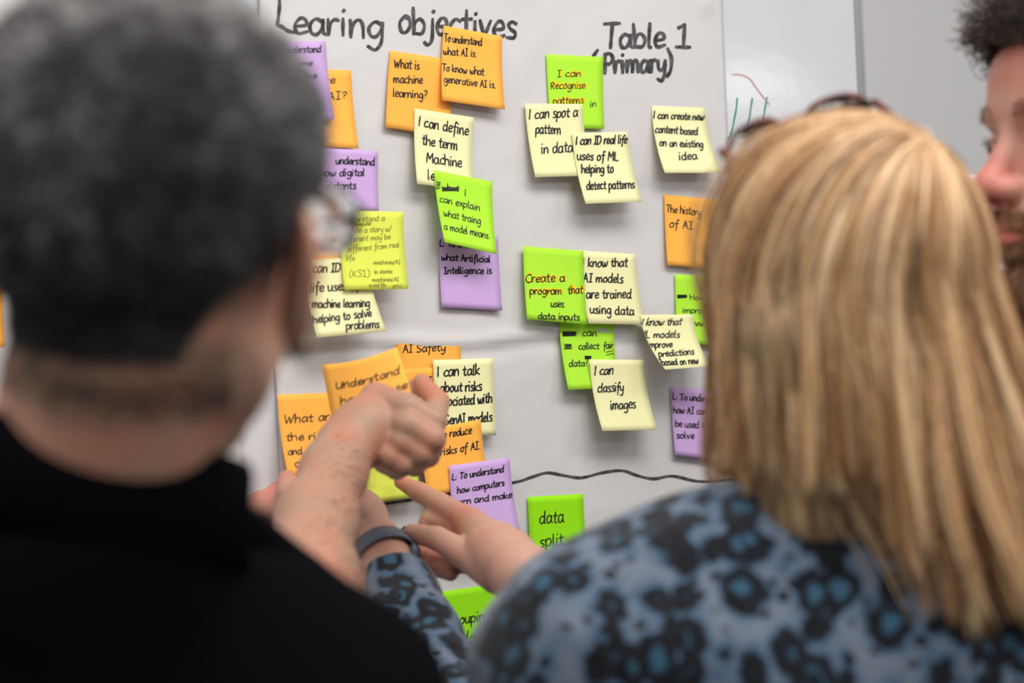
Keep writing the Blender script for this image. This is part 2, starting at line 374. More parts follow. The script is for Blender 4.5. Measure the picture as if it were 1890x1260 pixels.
note('chart', [(626, 388), (745, 391), (754, 533), (636, 535)], 8, 11, 'yellow-green note filled with small olive handwriting',
     [('| understand a', 631, 411, 710, 407, 6.3), ('computer', 655, 417, 686, 415, 4), ('robot/in a story w/', 631, 431, 724, 426, 6.3), ('different may be', 635, 447, 722, 441, 6.3),
      ('different from real', 643, 465, 739, 456, 6.3), ('life', 641, 481, 656, 481, 6.3), ('machines/AI', 691, 488, 741, 487, 4.6), ('in stories', 692, 505, 725, 504, 4.6), ('(KS1)', 646, 511, 683, 510, 7.5),
      ('machines/AI', 687, 520, 737, 519, 4.6), ('in real life.', 681, 530, 713, 529, 4.4), ('etc.', 724, 531, 744, 529, 4)], 1.25, ink=M_ink2)
note('orange', [(720, 93), (831, 110), (834, 253), (712, 235)], 0, 5, 'orange note reading What is machine learning?',
     [('What is', 728, 125, 774, 128, 9.5), ('machine', 727, 153, 780, 154, 9), ('learning?', 726, 178, 789, 182, 9)], 2.1)
note('orange', [(819, 47), (927, 67), (932, 202), (816, 185)], 2, 11, 'orange note at the very top over the heading, two sentences on generative AI',
     [('To understand', 821, 76, 890, 84, 8.2), ('what AI is.', 820, 100, 881, 105, 8.2), ('To know what', 818, 130, 895, 139, 8.2), ('generative AI is.', 821, 152, 917, 163, 8.2)], 2.0)
note('pale', [(765, 200), (875, 217), (873, 352), (770, 339)], 4.5, 11, 'pale yellow note reading I can define the term Machine',
     [('| can define', 774, 232, 866, 250, 11.5), ('the term', 781, 266, 846, 277, 11), ('Machine', 789, 299, 854, 309, 11.5), ('learning', 790, 331, 860, 342, 11)], 2.5)
note('purple', [(810, 427), (919, 436), (927, 573), (815, 567)], 0, 4, 'lilac note reading what Artificial Intelligence is',
     [('L: To understand', 812, 454, 908, 459, 7), ('what Artificial', 815, 480, 905, 484, 7.3), ('Intelligence is', 820, 505, 908, 505, 7.5)], 2.3)
note('green', [(801, 314), (909, 335), (917, 469), (821, 447)], 14, 12, 'lime green note about training a model, hanging over pale and lilac notes',
     [('what', 817, 349, 848, 353, 6.5), ('|', 859, 361, 862, 361, 7.5), ('can explain', 814, 372, 888, 389, 8), ('what traing', 821, 398, 889, 414, 8), ('a model means.', 821, 423, 906, 441, 8)], 1.6,
     extra=[scribble(806, 335, 814, 348, 3), scribble(818, 346, 848, 352, 2)])
note('green', [(1008, 100), (1113, 105), (1115, 238), (1016, 236)], 0, 3, 'lime green note below the Primary heading, orange writing over black',
     [('I can', 1029, 142, 1072, 141, 7.6), ('Recognise', 1017, 164, 1080, 163, 8.2), ('patterns', 1021, 193, 1077, 190, 8), ('in', 1089, 198, 1101, 197, 8)], 1.5, echo=3)
note('pale', [(969, 191), (1075, 192), (1092, 324), (988, 327)], 2, 12, 'pale yellow note reading I can spot a pattern in data',
     [('| can spot a', 978, 219, 1067, 215, 11), ('pattern', 991, 246, 1037, 247, 10.5), ('in data', 1001, 283, 1059, 280, 11.5)], 2.4)
note('pale', [(1056, 245), (1159, 243), (1185, 372), (1081, 376)], 8, 18, 'pale yellow note reading helping to detect patterns',
     [('| can ID real life', 1065, 267, 1159, 264, 9.3), ('uses of ML', 1069, 295, 1145, 296, 9.8), ('helping to', 1077, 319, 1136, 318, 9.5), ('detect patterns', 1085, 350, 1174, 347, 9.5)], 2.6)
note('pale', [(1203, 195), (1302, 199), (1331, 319), (1227, 319)], 0, 22, 'pale yellow note reading idea at its foot, uppermost right by the sheet edge',
     [('| can create new', 1209, 218, 1302, 222, 8), ('content based', 1214, 244, 1292, 249, 8), ('on an existing', 1222, 269, 1302, 272, 8), ('idea', 1256, 295, 1290, 294, 9)], 2.5)
note('orange', [(1226, 359), (1328, 369), (1338, 498), (1232, 489)], 0, 5, 'orange note reading The history of AI, beside the blonde hair',
     [('The history', 1230, 391, 1294, 398, 8.6), ('of AI.', 1236, 419, 1284, 424, 8.8)], 1.9)
note('green', [(1031, 586), (1134, 587), (1142, 716), (1049, 719)], 0, 12, 'lime green note with fair underlined twice, below the create a program note',
     [('can', 1076, 620, 1103, 620, 7.5), ('collect', 1070, 645, 1108, 644, 7.5), ('fair', 1116, 644, 1134, 642, 7.5), ('data?', 1052, 677, 1088, 675, 7.5)], 1.8,
     extra=[scribble(1040, 612, 1065, 620, 4), scribble(1044, 635, 1058, 644, 3), [[(1121, 650), (1134, 647)], [(1122, 655), (1135, 652)]], scribble(1082, 657, 1093, 662, 4)])
note('pale', [(1068, 462), (1173, 469), (1190, 599), (1086, 597)], 1, 11, 'pale yellow note reading AI models are trained using data',
     [('| know that', 1077, 492, 1159, 492, 10), ('AI models', 1079, 520, 1152, 522, 10), ('are trained', 1084, 550, 1167, 550, 10), ('using data', 1090, 578, 1171, 582, 10)], 2.5)
note('green', [(966, 454), (1077, 463), (1084, 599), (973, 589)], 4, 7, 'lime green note reading Create a program that uses data inputs',
     [('Create a', 971, 521, 1043, 519, 9.5), ('program', 979, 543, 1037, 543, 8.5), ('that', 1049, 542, 1077, 541, 9), ('uses', 1017, 566, 1041, 567, 8.5), ('data inputs', 993, 589, 1070, 591, 7.5)], 1.9, echo=3)
note('pale', [(1088, 663), (1188, 664), (1213, 793), (1112, 795)], 6, 19, 'pale yellow note reading I can classify images',
     [('| can', 1100, 692, 1134, 690, 10.5), ('classify', 1107, 724, 1155, 722, 10.5), ('images', 1130, 756, 1177, 753, 10.5)], 2.5)
note('green', [(1246, 506), (1345, 511), (1352, 640), (1251, 632)], 0, 5, 'lime green note about how to improve, half behind the blonde hair',
     [('How to', 1274, 553, 1318, 553, 6), ('improve', 1260, 577, 1312, 578, 6), ('now', 1280, 601, 1300, 601, 6)], 1.6, extra=[scribble(1251, 544, 1268, 550, 3)])
note('pale', [(1182, 581), (1280, 580), (1312, 676), (1228, 682)], 6, 30, 'pale yellow curled note about how ML models improve predictions',
     [('| know that', 1189, 601, 1262, 599, 8), ('ML models', 1189, 624, 1262, 623, 8), ('improve', 1204, 642, 1248, 641, 7.5), ('predictions', 1222, 659, 1286, 654, 7), ('based on new', 1224, 675, 1291, 671, 7)], 2.2, curl=.2)
note('purple', [(1239, 713), (1340, 722), (1350, 852), (1246, 840)], 0, 5, 'lilac note reading how AI can be used, beside the blonde hair',
     [('L: To understand', 1242, 737, 1334, 743, 7.5), ('how AI can', 1243, 762, 1305, 765, 7.5), ('be used to', 1247, 787, 1308, 791, 7.5), ('solve', 1249, 809, 1281, 809, 7.5)], 2.0)
note('orange', [(731, 626), (849, 620), (857, 752), (745, 764)], 0, 4, 'orange note titled AI Safety', [('AI Safety', 744, 651, 822, 647, 8.6)], 2.0)
note('orange', [(698, 683), (806, 678), (815, 800), (712, 806)], 3, 5, 'orange note mostly hidden by the man fist, below the AI Safety note',
     [('AI-', 783, 708, 805, 706, 8), ('risks?', 765, 724, 804, 722, 7)], 1.9)
note('pale', [(799, 664), (911, 661), (916, 803), (808, 806)], 5, 5, 'pale yellow note about risks associated with GenAI models',
     [('| can talk', 808, 695, 885, 691, 11.5), ('about risks', 813, 723, 890, 721, 11), ('associated with', 806, 750, 909, 743, 10.5), ('GenAI models', 821, 783, 909, 777, 10.5)], 2.7)
note('chart', [(650, 800), (768, 790), (775, 915), (684, 929)], 3, 6, 'yellow-green blank note under the fist, above the pointing fingertip', [])
note('orange', [(773, 796), (887, 773), (902, 897), (790, 915)], 9, 6, 'orange note reading to reduce the risks of AI',
     [('How', 783, 812, 805, 810, 8), ('to reduce', 812, 809, 871, 800, 8.6), ('the risks of AI.', 786, 845, 888, 828, 8.6)], 2.1)
note('purple', [(829, 859), (941, 844), (960, 983), (843, 992)], 14, 12, 'lilac note reading how computers, above the pointing hand',
     [('L: To understand', 836, 886, 931, 871, 7.3), ('how computers', 846, 911, 933, 896, 7.3), ('learn and make', 836, 934, 948, 918, 7.3)], 2.2)
note('orange', [(512, 728), (626, 724), (652, 872), (532, 879)], 0, 17, 'orange note starting What are the, held at its foot by fingers',
     [('What are', 528, 782, 622, 774, 9.5), ('the risks', 531, 814, 620, 809, 9), ('and', 534, 840, 560, 838, 8), ('of', 545, 862, 568, 861, 9)], 2.0)
note('deep', [(974, 917), (1076, 911), (1085, 1050), (982, 1056)], 0, 4, 'bright green note reading data split, above the leopard-print shoulder',
     [('data', 996, 966, 1041, 964, 14), ('split', 996, 1010, 1040, 1004, 13), ('sets', 990, 1045, 1030, 1040, 12)], 2.2)
note('deep', [(812, 1092), (917, 1077), (935, 1222), (828, 1236)], 0, 6, 'bright green note reading grouping, lowest on the sheet between sleeve and shoulder',
     [('grouping', 830, 1155, 905, 1144, 11.5), ('data', 853, 1187, 900, 1182, 13)], 2.2)
note('orange', [(-112, 520), (3, 530), (8, 640), (-105, 645)], 0, 4, 'orange note on the plain sheet, a sliver left of the dark-haired head', [], 2)

# ------------------------------------------------------------------ implicit surfaces (smooth unions meshed with surface nets)
def ell(c, r, R=None):
    c = np.array(c, float); r = np.array(r, float)
    def f(p):
        q = p - c
        if R is not None: q = q @ R
        k0 = np.linalg.norm(q / r, axis=1); k1 = np.linalg.norm(q / (r * r), axis=1) + 1e-9
        return k0 * (k0 - 1) / k1
    return f
def cap(a, ra, b, rb):
    a = np.array(a, float); b = np.array(b, float); ab = b - a; L2 = ab @ ab + 1e-12
    def f(p):
        t = np.clip((p - a) @ ab / L2, 0, 1)
        return np.linalg.norm(p - a - t[:, None] * ab, axis=1) - (ra + t * (rb - ra))
    return f
def chain(pts, rs):
    return [cap(pts[i], rs[i], pts[i + 1], rs[i + 1]) for i in range(len(pts) - 1)]
def union(ops):
    """ops: list of (f, k) or ('-', f, k)"""
    def f(p):
        d = np.full(len(p), 10.0)
        for o in ops:
            if o[0] == '-':
                g = -o[1](p); k = o[2]; h = np.clip(.5 - .5 * (g - d) / k, 0, 1) if k else (d > g) * 1.0
                h = np.clip(.5 + .5 * (d - g) / k, 0, 1); d = g * (1 - h) + d * h + k * h * (1 - h)
            else:
                g, k = o[0](p), o[1]
                h = np.clip(.5 + .5 * (g - d) / k, 0, 1); d = g * (1 - h) + d * h - k * h * (1 - h)
        return d
    return f
def U(fs, k): return [(f, k) for f in fs]
def surfnet(f, lo, hi, h):
    lo = np.array(lo, float); hi = np.array(hi, float); n = np.ceil((hi - lo) / h).astype(int) + 1
    ax = [lo[i] + h * np.arange(n[i]) for i in range(3)]
    g = np.stack(np.meshgrid(*ax, indexing='ij'), -1).reshape(-1, 3)
    Fv = np.concatenate([f(g[i:i + 400000]) for i in range(0, len(g), 400000)]).reshape(n)
    Fv[[0, -1]] = np.maximum(Fv[[0, -1]], h * .3); Fv[:, [0, -1]] = np.maximum(Fv[:, [0, -1]], h * .3); Fv[:, :, [0, -1]] = np.maximum(Fv[:, :, [0, -1]], h * .3)
    I = Fv < 0
    C = [Fv[i:n[0] - 1 + i, j:n[1] - 1 + j, k:n[2] - 1 + k] for i in (0, 1) for j in (0, 1) for k in (0, 1)]
    cnt = sum((c < 0).astype(int) for c in C); act = (cnt > 0) & (cnt < 8)
    ids = np.argwhere(act); idx = -np.ones(act.shape, int); idx[act] = np.arange(len(ids))
    vals = np.stack([c[act] for c in C], 1)
    offs = np.array([(i, j, k) for i in (0, 1) for j in (0, 1) for k in (0, 1)], float)
    acc = np.zeros((len(ids), 3)); m = np.zeros(len(ids))
    for a in range(8):
        for b in range(a + 1, 8):
            if np.abs(offs[a] - offs[b]).sum() != 1: continue
            fa, fb = vals[:, a], vals[:, b]; s = (fa < 0) != (fb < 0)
            t = np.where(s, fa / np.where(s, fa - fb, 1), 0)
            acc += np.where(s[:, None], offs[a] + t[:, None] * (offs[b] - offs[a]), 0); m += s
    V = lo + (ids + acc / m[:, None]) * h
    Q = []
    def quads(axis):
        a, b = I.take(range(n[axis] - 1), axis), I.take(range(1, n[axis]), axis)
        e = np.argwhere(a != b); ax1, ax2 = (axis + 1) % 3, (axis + 2) % 3
        e = e[(e[:, ax1] > 0) & (e[:, ax2] > 0) & (e[:, ax1] < n[ax1] - 1) & (e[:, ax2] < n[ax2] - 1)]
        ins = a[tuple(e.T)]; cs = []
        for d1, d2 in ((-1, -1), (0, -1), (0, 0), (-1, 0)):
            c = e.copy(); c[:, ax1] += d1; c[:, ax2] += d2; cs.append(idx[tuple(c.T)])
        q = np.stack(cs, 1); q[~ins] = q[~ins][:, ::-1]; Q.append(q)
    for a in range(3): quads(a)
    return V, np.vstack(Q)
def merge(parts):
    V, Fc, n = [], [], 0
    for v, f in parts: V.append(np.asarray(v)); Fc.append(np.asarray(f) + n); n += len(v)
    return np.vstack(V), np.vstack(Fc)
def bounds(pts, r): pts = np.array(pts); return pts.min(0) - r, pts.max(0) + r
def frame(fwd, up=(0, 0, 1)):
    """columns: x = right, y = forward, z = up"""
    f = np.array(fwd, float); f /= np.linalg.norm(f); u = np.array(up, float); r = np.cross(f, u); r /= np.linalg.norm(r); u = np.cross(r, f)
    return np.stack([r, f, u], 1)

def skin_mat(name, c, cr):
    m = mat(name, c, .5, .35); b = m.node_tree.nodes['Principled BSDF']
    b.inputs['Subsurface Weight'].default_value = .12; b.inputs['Subsurface Radius'].default_value = (1, .35, .2); b.inputs['Subsurface Scale'].default_value = .006
    at = nn(m, 'ShaderNodeAttribute'); at.attribute_name = 'red'
    tc = nn(m, 'ShaderNodeTexCoord'); n = nn(m, 'ShaderNodeTexNoise'); n.inputs['Scale'].default_value = 38; n.inputs['Detail'].default_value = 5
    lk(m, tc.outputs['Object'], n.inputs['Vector'])
    ad = nn(m, 'ShaderNodeMath', operation='MULTIPLY_ADD'); lk(m, n.outputs[0], ad.inputs[0]); ad.inputs[1].default_value = .9; ad.inputs[2].default_value = -.32
    a2 = nn(m, 'ShaderNodeMath', operation='ADD'); a2.use_clamp = True; lk(m, ad.outputs[0], a2.inputs[0]); lk(m, at.outputs['Fac'], a2.inputs[1])
    mx = nn(m, 'ShaderNodeMix', data_type='RGBA'); mx.inputs['A'].default_value = (*c, 1); mx.inputs['B'].default_value = (*cr, 1)
    lk(m, a2.outputs[0], mx.inputs['Factor']); lk(m, mx.outputs['Result'], b.inputs['Base Color'])
    n2 = nn(m, 'ShaderNodeTexNoise'); n2.inputs['Scale'].default_value = 420; lk(m, tc.outputs['Object'], n2.inputs['Vector'])
    bp = nn(m, 'ShaderNodeBump'); bp.inputs['Strength'].default_value = .25; bp.inputs['Distance'].default_value = .0006
    lk(m, n2.outputs[0], bp.inputs['Height']); lk(m, bp.outputs[0], b.inputs['Normal'])
    return m
def hair_mat(name, stops, rough=.45):
    m = mat(name, stops[0][1], rough, .4); b = m.node_tree.nodes['Principled BSDF']
    at = nn(m, 'ShaderNodeAttribute'); at.attribute_name = 'tone'
    r = nn(m, 'ShaderNodeValToRGB'); el = r.color_ramp.elements
    el[0].position = stops[0][0]; el[0].color = (*stops[0][1], 1); el[1].position = stops[-1][0]; el[1].color = (*stops[-1][1], 1)
    for p_, c_ in stops[1:-1]: e = el.new(p_); e.color = (*c_, 1)
    lk(m, at.outputs['Fac'], r.inputs[0]); lk(m, r.outputs[0], b.inputs['Base Color'])
    return m
def hair_curves(name, pts, rad, tone, material, parent):
    """pts (N,K,3) world, rad (K,), tone (N,)"""
    N, K = pts.shape[:2]
    hc = bpy.data.hair_curves.new(name); hc.add_curves([K] * N)
    hc.position_data.foreach_set('vector', pts.reshape(-1).astype(np.float32))
    r = hc.attributes.get('radius') or hc.attributes.new('radius', 'FLOAT', 'POINT')
    r.data.foreach_set('value', np.tile(rad, N).astype(np.float32))
    t = hc.attributes.new('tone', 'FLOAT', 'POINT'); t.data.foreach_set('value', np.repeat(tone, K).astype(np.float32))
    hc.materials.append(material)
    o = bpy.data.objects.new(name, hc); COL.objects.link(o)
    if parent: o.parent = parent; o.matrix_parent_inverse = Matrix.Translation(-Vector(parent.location))
    return o

# a head in local axes: x right, y to the face, z up; origin between the ears
def head_ops(neck=True, jaw=1.0, nose=1.0):
    o = [(ell((0, -.012, .045), (.077, .097, .083)), .01), (ell((0, .03, -.02), (.062, .062, .085)), .02),
         (cap((-.05, .0, -.055), .017, (0, .07, -.098), .019), .02), (cap((.05, .0, -.055), .017, (0, .07, -.098), .019), .02),
         (ell((0, .072, -.1), (.02, .018, .016)), .014), (cap((-.03, .08, .034), .010, (.03, .08, .034), .010), .014),
         (ell((0, .055, .06), (.055, .035, .04)), .02)]
    for s in (-1, 1):
        o += [('-', ell((s * .033, .098, .013), (.018, .014, .013)), .010), (ell((s * .040, .057, -.025), (.022, .025, .02)), .02)]
    o += [(cap((0, .086, .018), .0085, (0, .107 * nose, -.016), .0105), .009), (ell((0, .109 * nose, -.020), (.0145, .0135, .0135)), .006)]
    for s in (-1, 1):
        o += [(ell((s * .0125, .100, -.024), (.0098, .0125, .0098)), .005), ('-', ell((s * .0065, .108, -.0325), (.004, .006, .004)), .003)]
    o += [(ell((0, .082, -.052), (.03, .018, .022)), .014)]
    o += [(ell((0, .0965, -.0515), (.021, .007, .0048)), .004), (ell((0, .0955, -.0620), (.018, .0075, .0058)), .004), ('-', cap((-.022, .096, -.0565), .0012, (.022, .096, -.0565), .0012), .002)]
    for s in (-1, 1):
        o += [(ell((s * .033, .0755, .012), (.0125, .0125, .0118)), .0015),
              (cap((s * .020, .083, .017), .0025, (s * .046, .078, .016), .0028), .004), (cap((s * .021, .083, .005), .002, (s * .045, .079, .006), .002), .004)]
        R = frame((s * .55, -.8, 0)); R = np.stack([R[:, 0], R[:, 1], R[:, 2]], 1)
        o += [(ell((s * .084, -.012, .0), (.006, .018, .032), R), .006), (ell((s * .080, -.004, -.024), (.006, .010, .011)), .005),
              ('-', ell((s * .090, -.002, .004), (.006, .010, .017)), .004)]
    return o
def head_mesh(centre, R, h, neck_to=None, neck_r=(.058, .064), extra=()):
    f0 = head_ops()
    if neck_to is not None:
        nl = (np.array(neck_to) - centre) @ R
        f0 = f0 + [(cap((0, -.018, -.05), neck_r[0], nl, neck_r[1]), .022)]
    f0 += list(extra)
    lo = np.array([-.11, -.125, -.135]); hi = np.array([.11, .135, .14])
    if neck_to is not None: lo = np.minimum(lo, nl - .08); hi = np.maximum(hi, nl + .08)
    V, Q = surfnet(union(f0), lo, hi, h)
    return V, Q      # local
def grow(V, Q, R, centre, mask, n, length, lay, k=5, jitter=.3, seed=0, scale=1.0, wave=0.0):
    """short hair rooted on faces of a local mesh where mask(p)>rand; lay(p,n) gives the direction it lies in"""
    r = np.random.default_rng(seed)
    a, b, c = V[Q[:, 0]], V[Q[:, 1]], V[Q[:, 2]]; cen = V[Q].mean(1); nr = np.cross(c - a, V[Q[:, 3]] - b); ar = np.linalg.norm(nr, axis=1); nr /= ar[:, None] + 1e-12
    w_ = ar * mask(cen); w_ /= w_.sum(); i = r.choice(len(Q), n, p=w_)
    uv = r.random((n, 2)); q = V[Q[i]]
    p = (q[:, 0] * (1 - uv[:, :1]) + q[:, 1] * uv[:, :1]) * (1 - uv[:, 1:]) + (q[:, 3] * (1 - uv[:, :1]) + q[:, 2] * uv[:, :1]) * uv[:, 1:]
    nrm = nr[i]; d = lay(p, nrm) + r.normal(0, jitter, (n, 3)); d /= np.linalg.norm(d, axis=1, keepdims=True)
    L = (length(p) if callable(length) else length) * r.uniform(.7, 1.15, n)
    t = np.linspace(0, 1, k); out = []
    ph = r.uniform(0, 6.28, n); sd = np.cross(d, nrm)
    for tt in t:
        x = p - nrm * .001 + (d * (1 - .25 * tt)[..., None] if False else d) * (L * tt)[:, None]
        if wave: x = x + (sd * (np.sin(ph + tt * 7) - np.sin(ph))[:, None] + nrm * (np.cos(ph + tt * 7) - np.cos(ph))[:, None]) * wave
        out.append(x)
    pts = np.stack(out, 1)
    return centre + pts @ R.T, p

# ------------------------------------------------------------------ fabrics
M_black = mat('black_cotton', (.0032, .0029, .0038), 1.0, .02); 
def leopard():
    m = mat('leopard_print_fabric', (.2, .26, .36), .85, .15); b = m.node_tree.nodes['Principled BSDF']
    tc = nn(m, 'ShaderNodeTexCoord'); src = tc.outputs['Object']
    n = nn(m, 'ShaderNodeTexNoise'); n.inputs['Scale'].default_value = 42; n.inputs['Detail'].default_value = 2; lk(m, src, n.inputs['Vector'])
    sub = nn(m, 'ShaderNodeVectorMath', operation='SUBTRACT'); lk(m, n.outputs['Color'], sub.inputs[0]); sub.inputs[1].default_value = (.5, .5, .5)
    sc = nn(m, 'ShaderNodeVectorMath', operation='SCALE'); lk(m, sub.outputs[0], sc.inputs[0]); sc.inputs['Scale'].default_value = .019
    ad = nn(m, 'ShaderNodeVectorMath', operation='ADD'); lk(m, src, ad.inputs[0]); lk(m, sc.outputs[0], ad.inputs[1])
    mp = nn(m, 'ShaderNodeMapping'); mp.inputs['Scale'].default_value = (1.12, 1.0, .92); lk(m, ad.outputs[0], mp.inputs[0])
    vo = nn(m, 'ShaderNodeTexVoronoi'); vo.inputs['Scale'].default_value = 38; vo.inputs['Randomness'].default_value = 1.0; lk(m, mp.outputs[0], vo.inputs['Vector'])
    # broken ring threshold
    n2 = nn(m, 'ShaderNodeTexNoise'); n2.inputs['Scale'].default_value = 60; n2.inputs['Detail'].default_value = 2; lk(m, src, n2.inputs['Vector'])
    mm = nn(m, 'ShaderNodeMath', operation='MULTIPLY_ADD'); lk(m, n2.outputs[0], mm.inputs[0]); mm.inputs[1].default_value = .46; mm.inputs[2].default_value = -.23
    dd = nn(m, 'ShaderNodeMath', operation='ADD'); lk(m, vo.outputs['Distance'], dd.inputs[0]); lk(m, mm.outputs[0], dd.inputs[1])
    r = nn(m, 'ShaderNodeValToRGB'); e = r.color_ramp.elements
    e[0].position = .0; e[0].color = (.030, .090, .150, 1); e[1].position = 1; e[1].color = (.14, .17, .23, 1)
    for p_, c_ in ((.19, (.025, .080, .135)), (.26, (.005, .006, .010)), (.50, (.005, .006, .010)), (.57, (.055, .10, .165)), (.75, (.12, .145, .19))):
        q = e.new(p_); q.color = (*c_, 1)
    v2 = nn(m, 'ShaderNodeTexVoronoi'); v2.inputs['Scale'].default_value = 62; v2.inputs['Randomness'].default_value = 1; lk(m, ad.outputs[0], v2.inputs['Vector'])
    r2_ = nn(m, 'ShaderNodeValToRGB'); r2_.color_ramp.elements[0].position = .20; r2_.color_ramp.elements[0].color = (.03, .035, .05, 1)
    r2_.color_ramp.elements[1].position = .32; r2_.color_ramp.elements[1].color = (1, 1, 1, 1); lk(m, v2.outputs['Distance'], r2_.inputs[0])
    mu = nn(m, 'ShaderNodeMix', data_type='RGBA', blend_type='MULTIPLY'); mu.inputs['Factor'].default_value = 1
    lk(m, dd.outputs[0], r.inputs[0]); lk(m, r.outputs[0], mu.inputs['A']); lk(m, r2_.outputs[0], mu.inputs['B']); lk(m, mu.outputs['Result'], b.inputs['Base Color'])
    n3 = nn(m, 'ShaderNodeTexNoise'); n3.inputs['Scale'].default_value = 700; lk(m, src, n3.inputs['Vector'])
    bp = nn(m, 'ShaderNodeBump'); bp.inputs['Strength'].default_value = .4; bp.inputs['Distance'].default_value = .001
    lk(m, n3.outputs[0], bp.inputs['Height']); lk(m, bp.outputs[0], b.inputs['Normal'])
    b.inputs['Sheen Weight'].default_value = .25
    return m
M_leo = leopard()
def wr(amp, sc, seed=0):
    """cloth folds: a cheap sum of sines added to a distance field"""
    r = np.random.default_rng(seed); ks = r.normal(0, sc, (6, 3)); ph = r.uniform(0, 6.28, 6)
    return lambda p: sum(np.sin(p @ ks[i] + ph[i]) for i in range(6)) * amp / 3
def folded(f, amp, sc, seed):
    w_ = wr(amp, sc, seed); return lambda p: f(p) + w_(p)
def trousers(parent, cx, cy, material, hip_z=.98, fwd=(0, 1)):
    fx, fy = fwd; rx, ry = fy, -fx; parts = []
    for s in (-1, 1):
        x, y = cx + s * rx * .09, cy + s * ry * .09
        parts += chain([(x, y, hip_z), (x + s * rx * .02, y + s * ry * .02, .5), (x + s * rx * .03, y + s * ry * .03, .1)], [.095, .07, .06])
    f = union(U(parts, .03) + [(ell((cx, cy, hip_z + .02), (.17, .13, .12)), .04)])
    V, Q = surfnet(f, (cx - .3, cy - .3, .05), (cx + .3, cy + .3, hip_z + .16), .02)
    mesh_obj('trousers', V, Q, material, parent)
    for s in (-1, 1):
        x, y = cx + s * rx * .12, cy + s * ry * .12
        g = union([(cap((x - fx * .05, y - fy * .05, .045), .045, (x + fx * .16, y + fy * .16, .035), .036), .01)])
        V, Q = surfnet(lambda p, g=g: np.maximum(g(p), -p[:, 2]), (x - .3, y - .3, -.01), (x + .3, y + .3, .12), .012)
        mesh_obj('shoe', V, Q, M_black, parent)
def finger(pts, rs): return U(chain(pts, rs), .003)

# ------------------------------------------------------------------ PERSON 1: dark-haired man in black, from behind
man = empty('person', (-.24, 1.02, 0))
tag(man, 'person in black shirt with cropped dark greying hair, seen from behind', 'person')
SK1 = skin_mat('tanned_skin', (.36, .215, .145), (.60, .13, .075))
hc1 = P(271, 462, .962); R1 = frame((.30, .938, .15), (.19, 0, 1))
nk1 = P(158, 975, .995)
V, Q = head_mesh(hc1, R1, .0026, nk1, (.053, .059), extra=[(ell((.087, -.018, -.004), (.0055, .019, .034), frame((.62, -.78, 0))), .004)])
V = V * np.where(V[:, 2:3] > 0, 1.02, 1.0); V[:, 0] *= 1.03
Vw = hc1 + V @ R1.T
red_h = np.clip(1.3 - np.linalg.norm((np.abs(V) - [.085, -.012, 0]) / [.02, .03, .045], axis=1), 0, 1)  # ears' own redness plus backlight through them, put into the skin colour
headV, headQ = V, Q
# arm and hand
el1, wr1 = P(535, 1215, 1.42), P(637, 826, 1.69)
sh1 = P(612, 1290, 1.12)
hand1 = U(chain([el1, P(566, 1070, 1.50), P(585, 955, 1.585), P(616, 870, 1.66), wr1], [.044, .0375, .030, .0255, .0245]), .02)
mc = {'i': P(694, 735, 1.72), 'm': P(706, 765, 1.715), 'r': P(708, 798, 1.71), 'l': P(700, 828, 1.705)}
for k_, v_ in mc.items(): hand1 += [(cap(wr1, .019, v_, .0135), .012)]
hand1 += [(ell(P(672, 790, 1.70), (.028, .02, .026)), .012)]
hand1 += finger([mc['i'], P(752, 752, 1.70), P(800, 778, 1.70), P(808, 742, 1.735), P(778, 706, 1.765)], [.0145, .0125, .0115, .0105, .0082])
hand1 += finger([mc['m'], P(755, 785, 1.69), P(797, 810, 1.69), P(790, 840, 1.73), P(752, 840, 1.755)], [.0145, .0128, .012, .0105, .009])
hand1 += finger([mc['r'], P(745, 815, 1.69), P(778, 836, 1.69), P(765, 858, 1.73), P(730, 850, 1.75)], [.0140, .0125, .0115, .010, .0088])
hand1 += finger([mc['l'], P(725, 842, 1.69), P(745, 856, 1.69), P(732, 866, 1.72), P(705, 856, 1.74)], [.0130, .0112, .0105, .009, .008])
hand1 += finger([P(640, 800, 1.72), P(690, 770, 1.765), P(738, 740, 1.79), P(768, 716, 1.79)], [.017, .0145, .012, .009])
lo, hi = bounds([el1, wr1, P(820, 700, 1.8), P(690, 880, 1.68)], .05)
hv, hq = surfnet(union(hand1), lo, hi, .0025)
# covered torso joins head and arm
tor = union(U(chain([nk1, P(190, 1250, 1.05), P(190, 1900, 1.05)], [.058, .06, .06]) + chain([P(150, 1250, 1.07), sh1, el1], [.05, .035, .036]) +
            chain([P(150, 1250, 1.07), P(-420, 1250, 1.0)], [.05, .035]), .015))
tv, tq = surfnet(tor, (-.52, .85, 1.0), (-.02, 1.5, 1.5), .01)
V3, Q3 = merge([(Vw, Q), (hv, hq), (tv, tq)])
red = np.concatenate([red_h * 1.0, np.clip(.45 - np.linalg.norm(hv - P(795, 730, 1.75), axis=1) / .07, 0, .4), np.zeros(len(tv))])
mesh_obj('body', V3, Q3, SK1, man, attrs={'red': red})
I3 = np.eye(3); ctr_ = P(590, 960, 1.60); axf = (wr1 - el1) / np.linalg.norm(wr1 - el1)
hvl = hv - ctr_
ptsA, _ = grow(hvl, hq, I3, ctr_, lambda p: ((p @ axf) < .085) * 1.0, 2600, .010, lambda p, n: n * .35 + axf * -.2 + np.array([.8, 0, -.3]), 4, .25, 31)
hair_curves('arm_hair', ptsA, np.linspace(.00011, .00005, 4), np.full(len(ptsA), .5), hair_mat('brown_arm_hair', ((0, (.05, .03, .02)), (1, (.10, .06, .04)))), man)
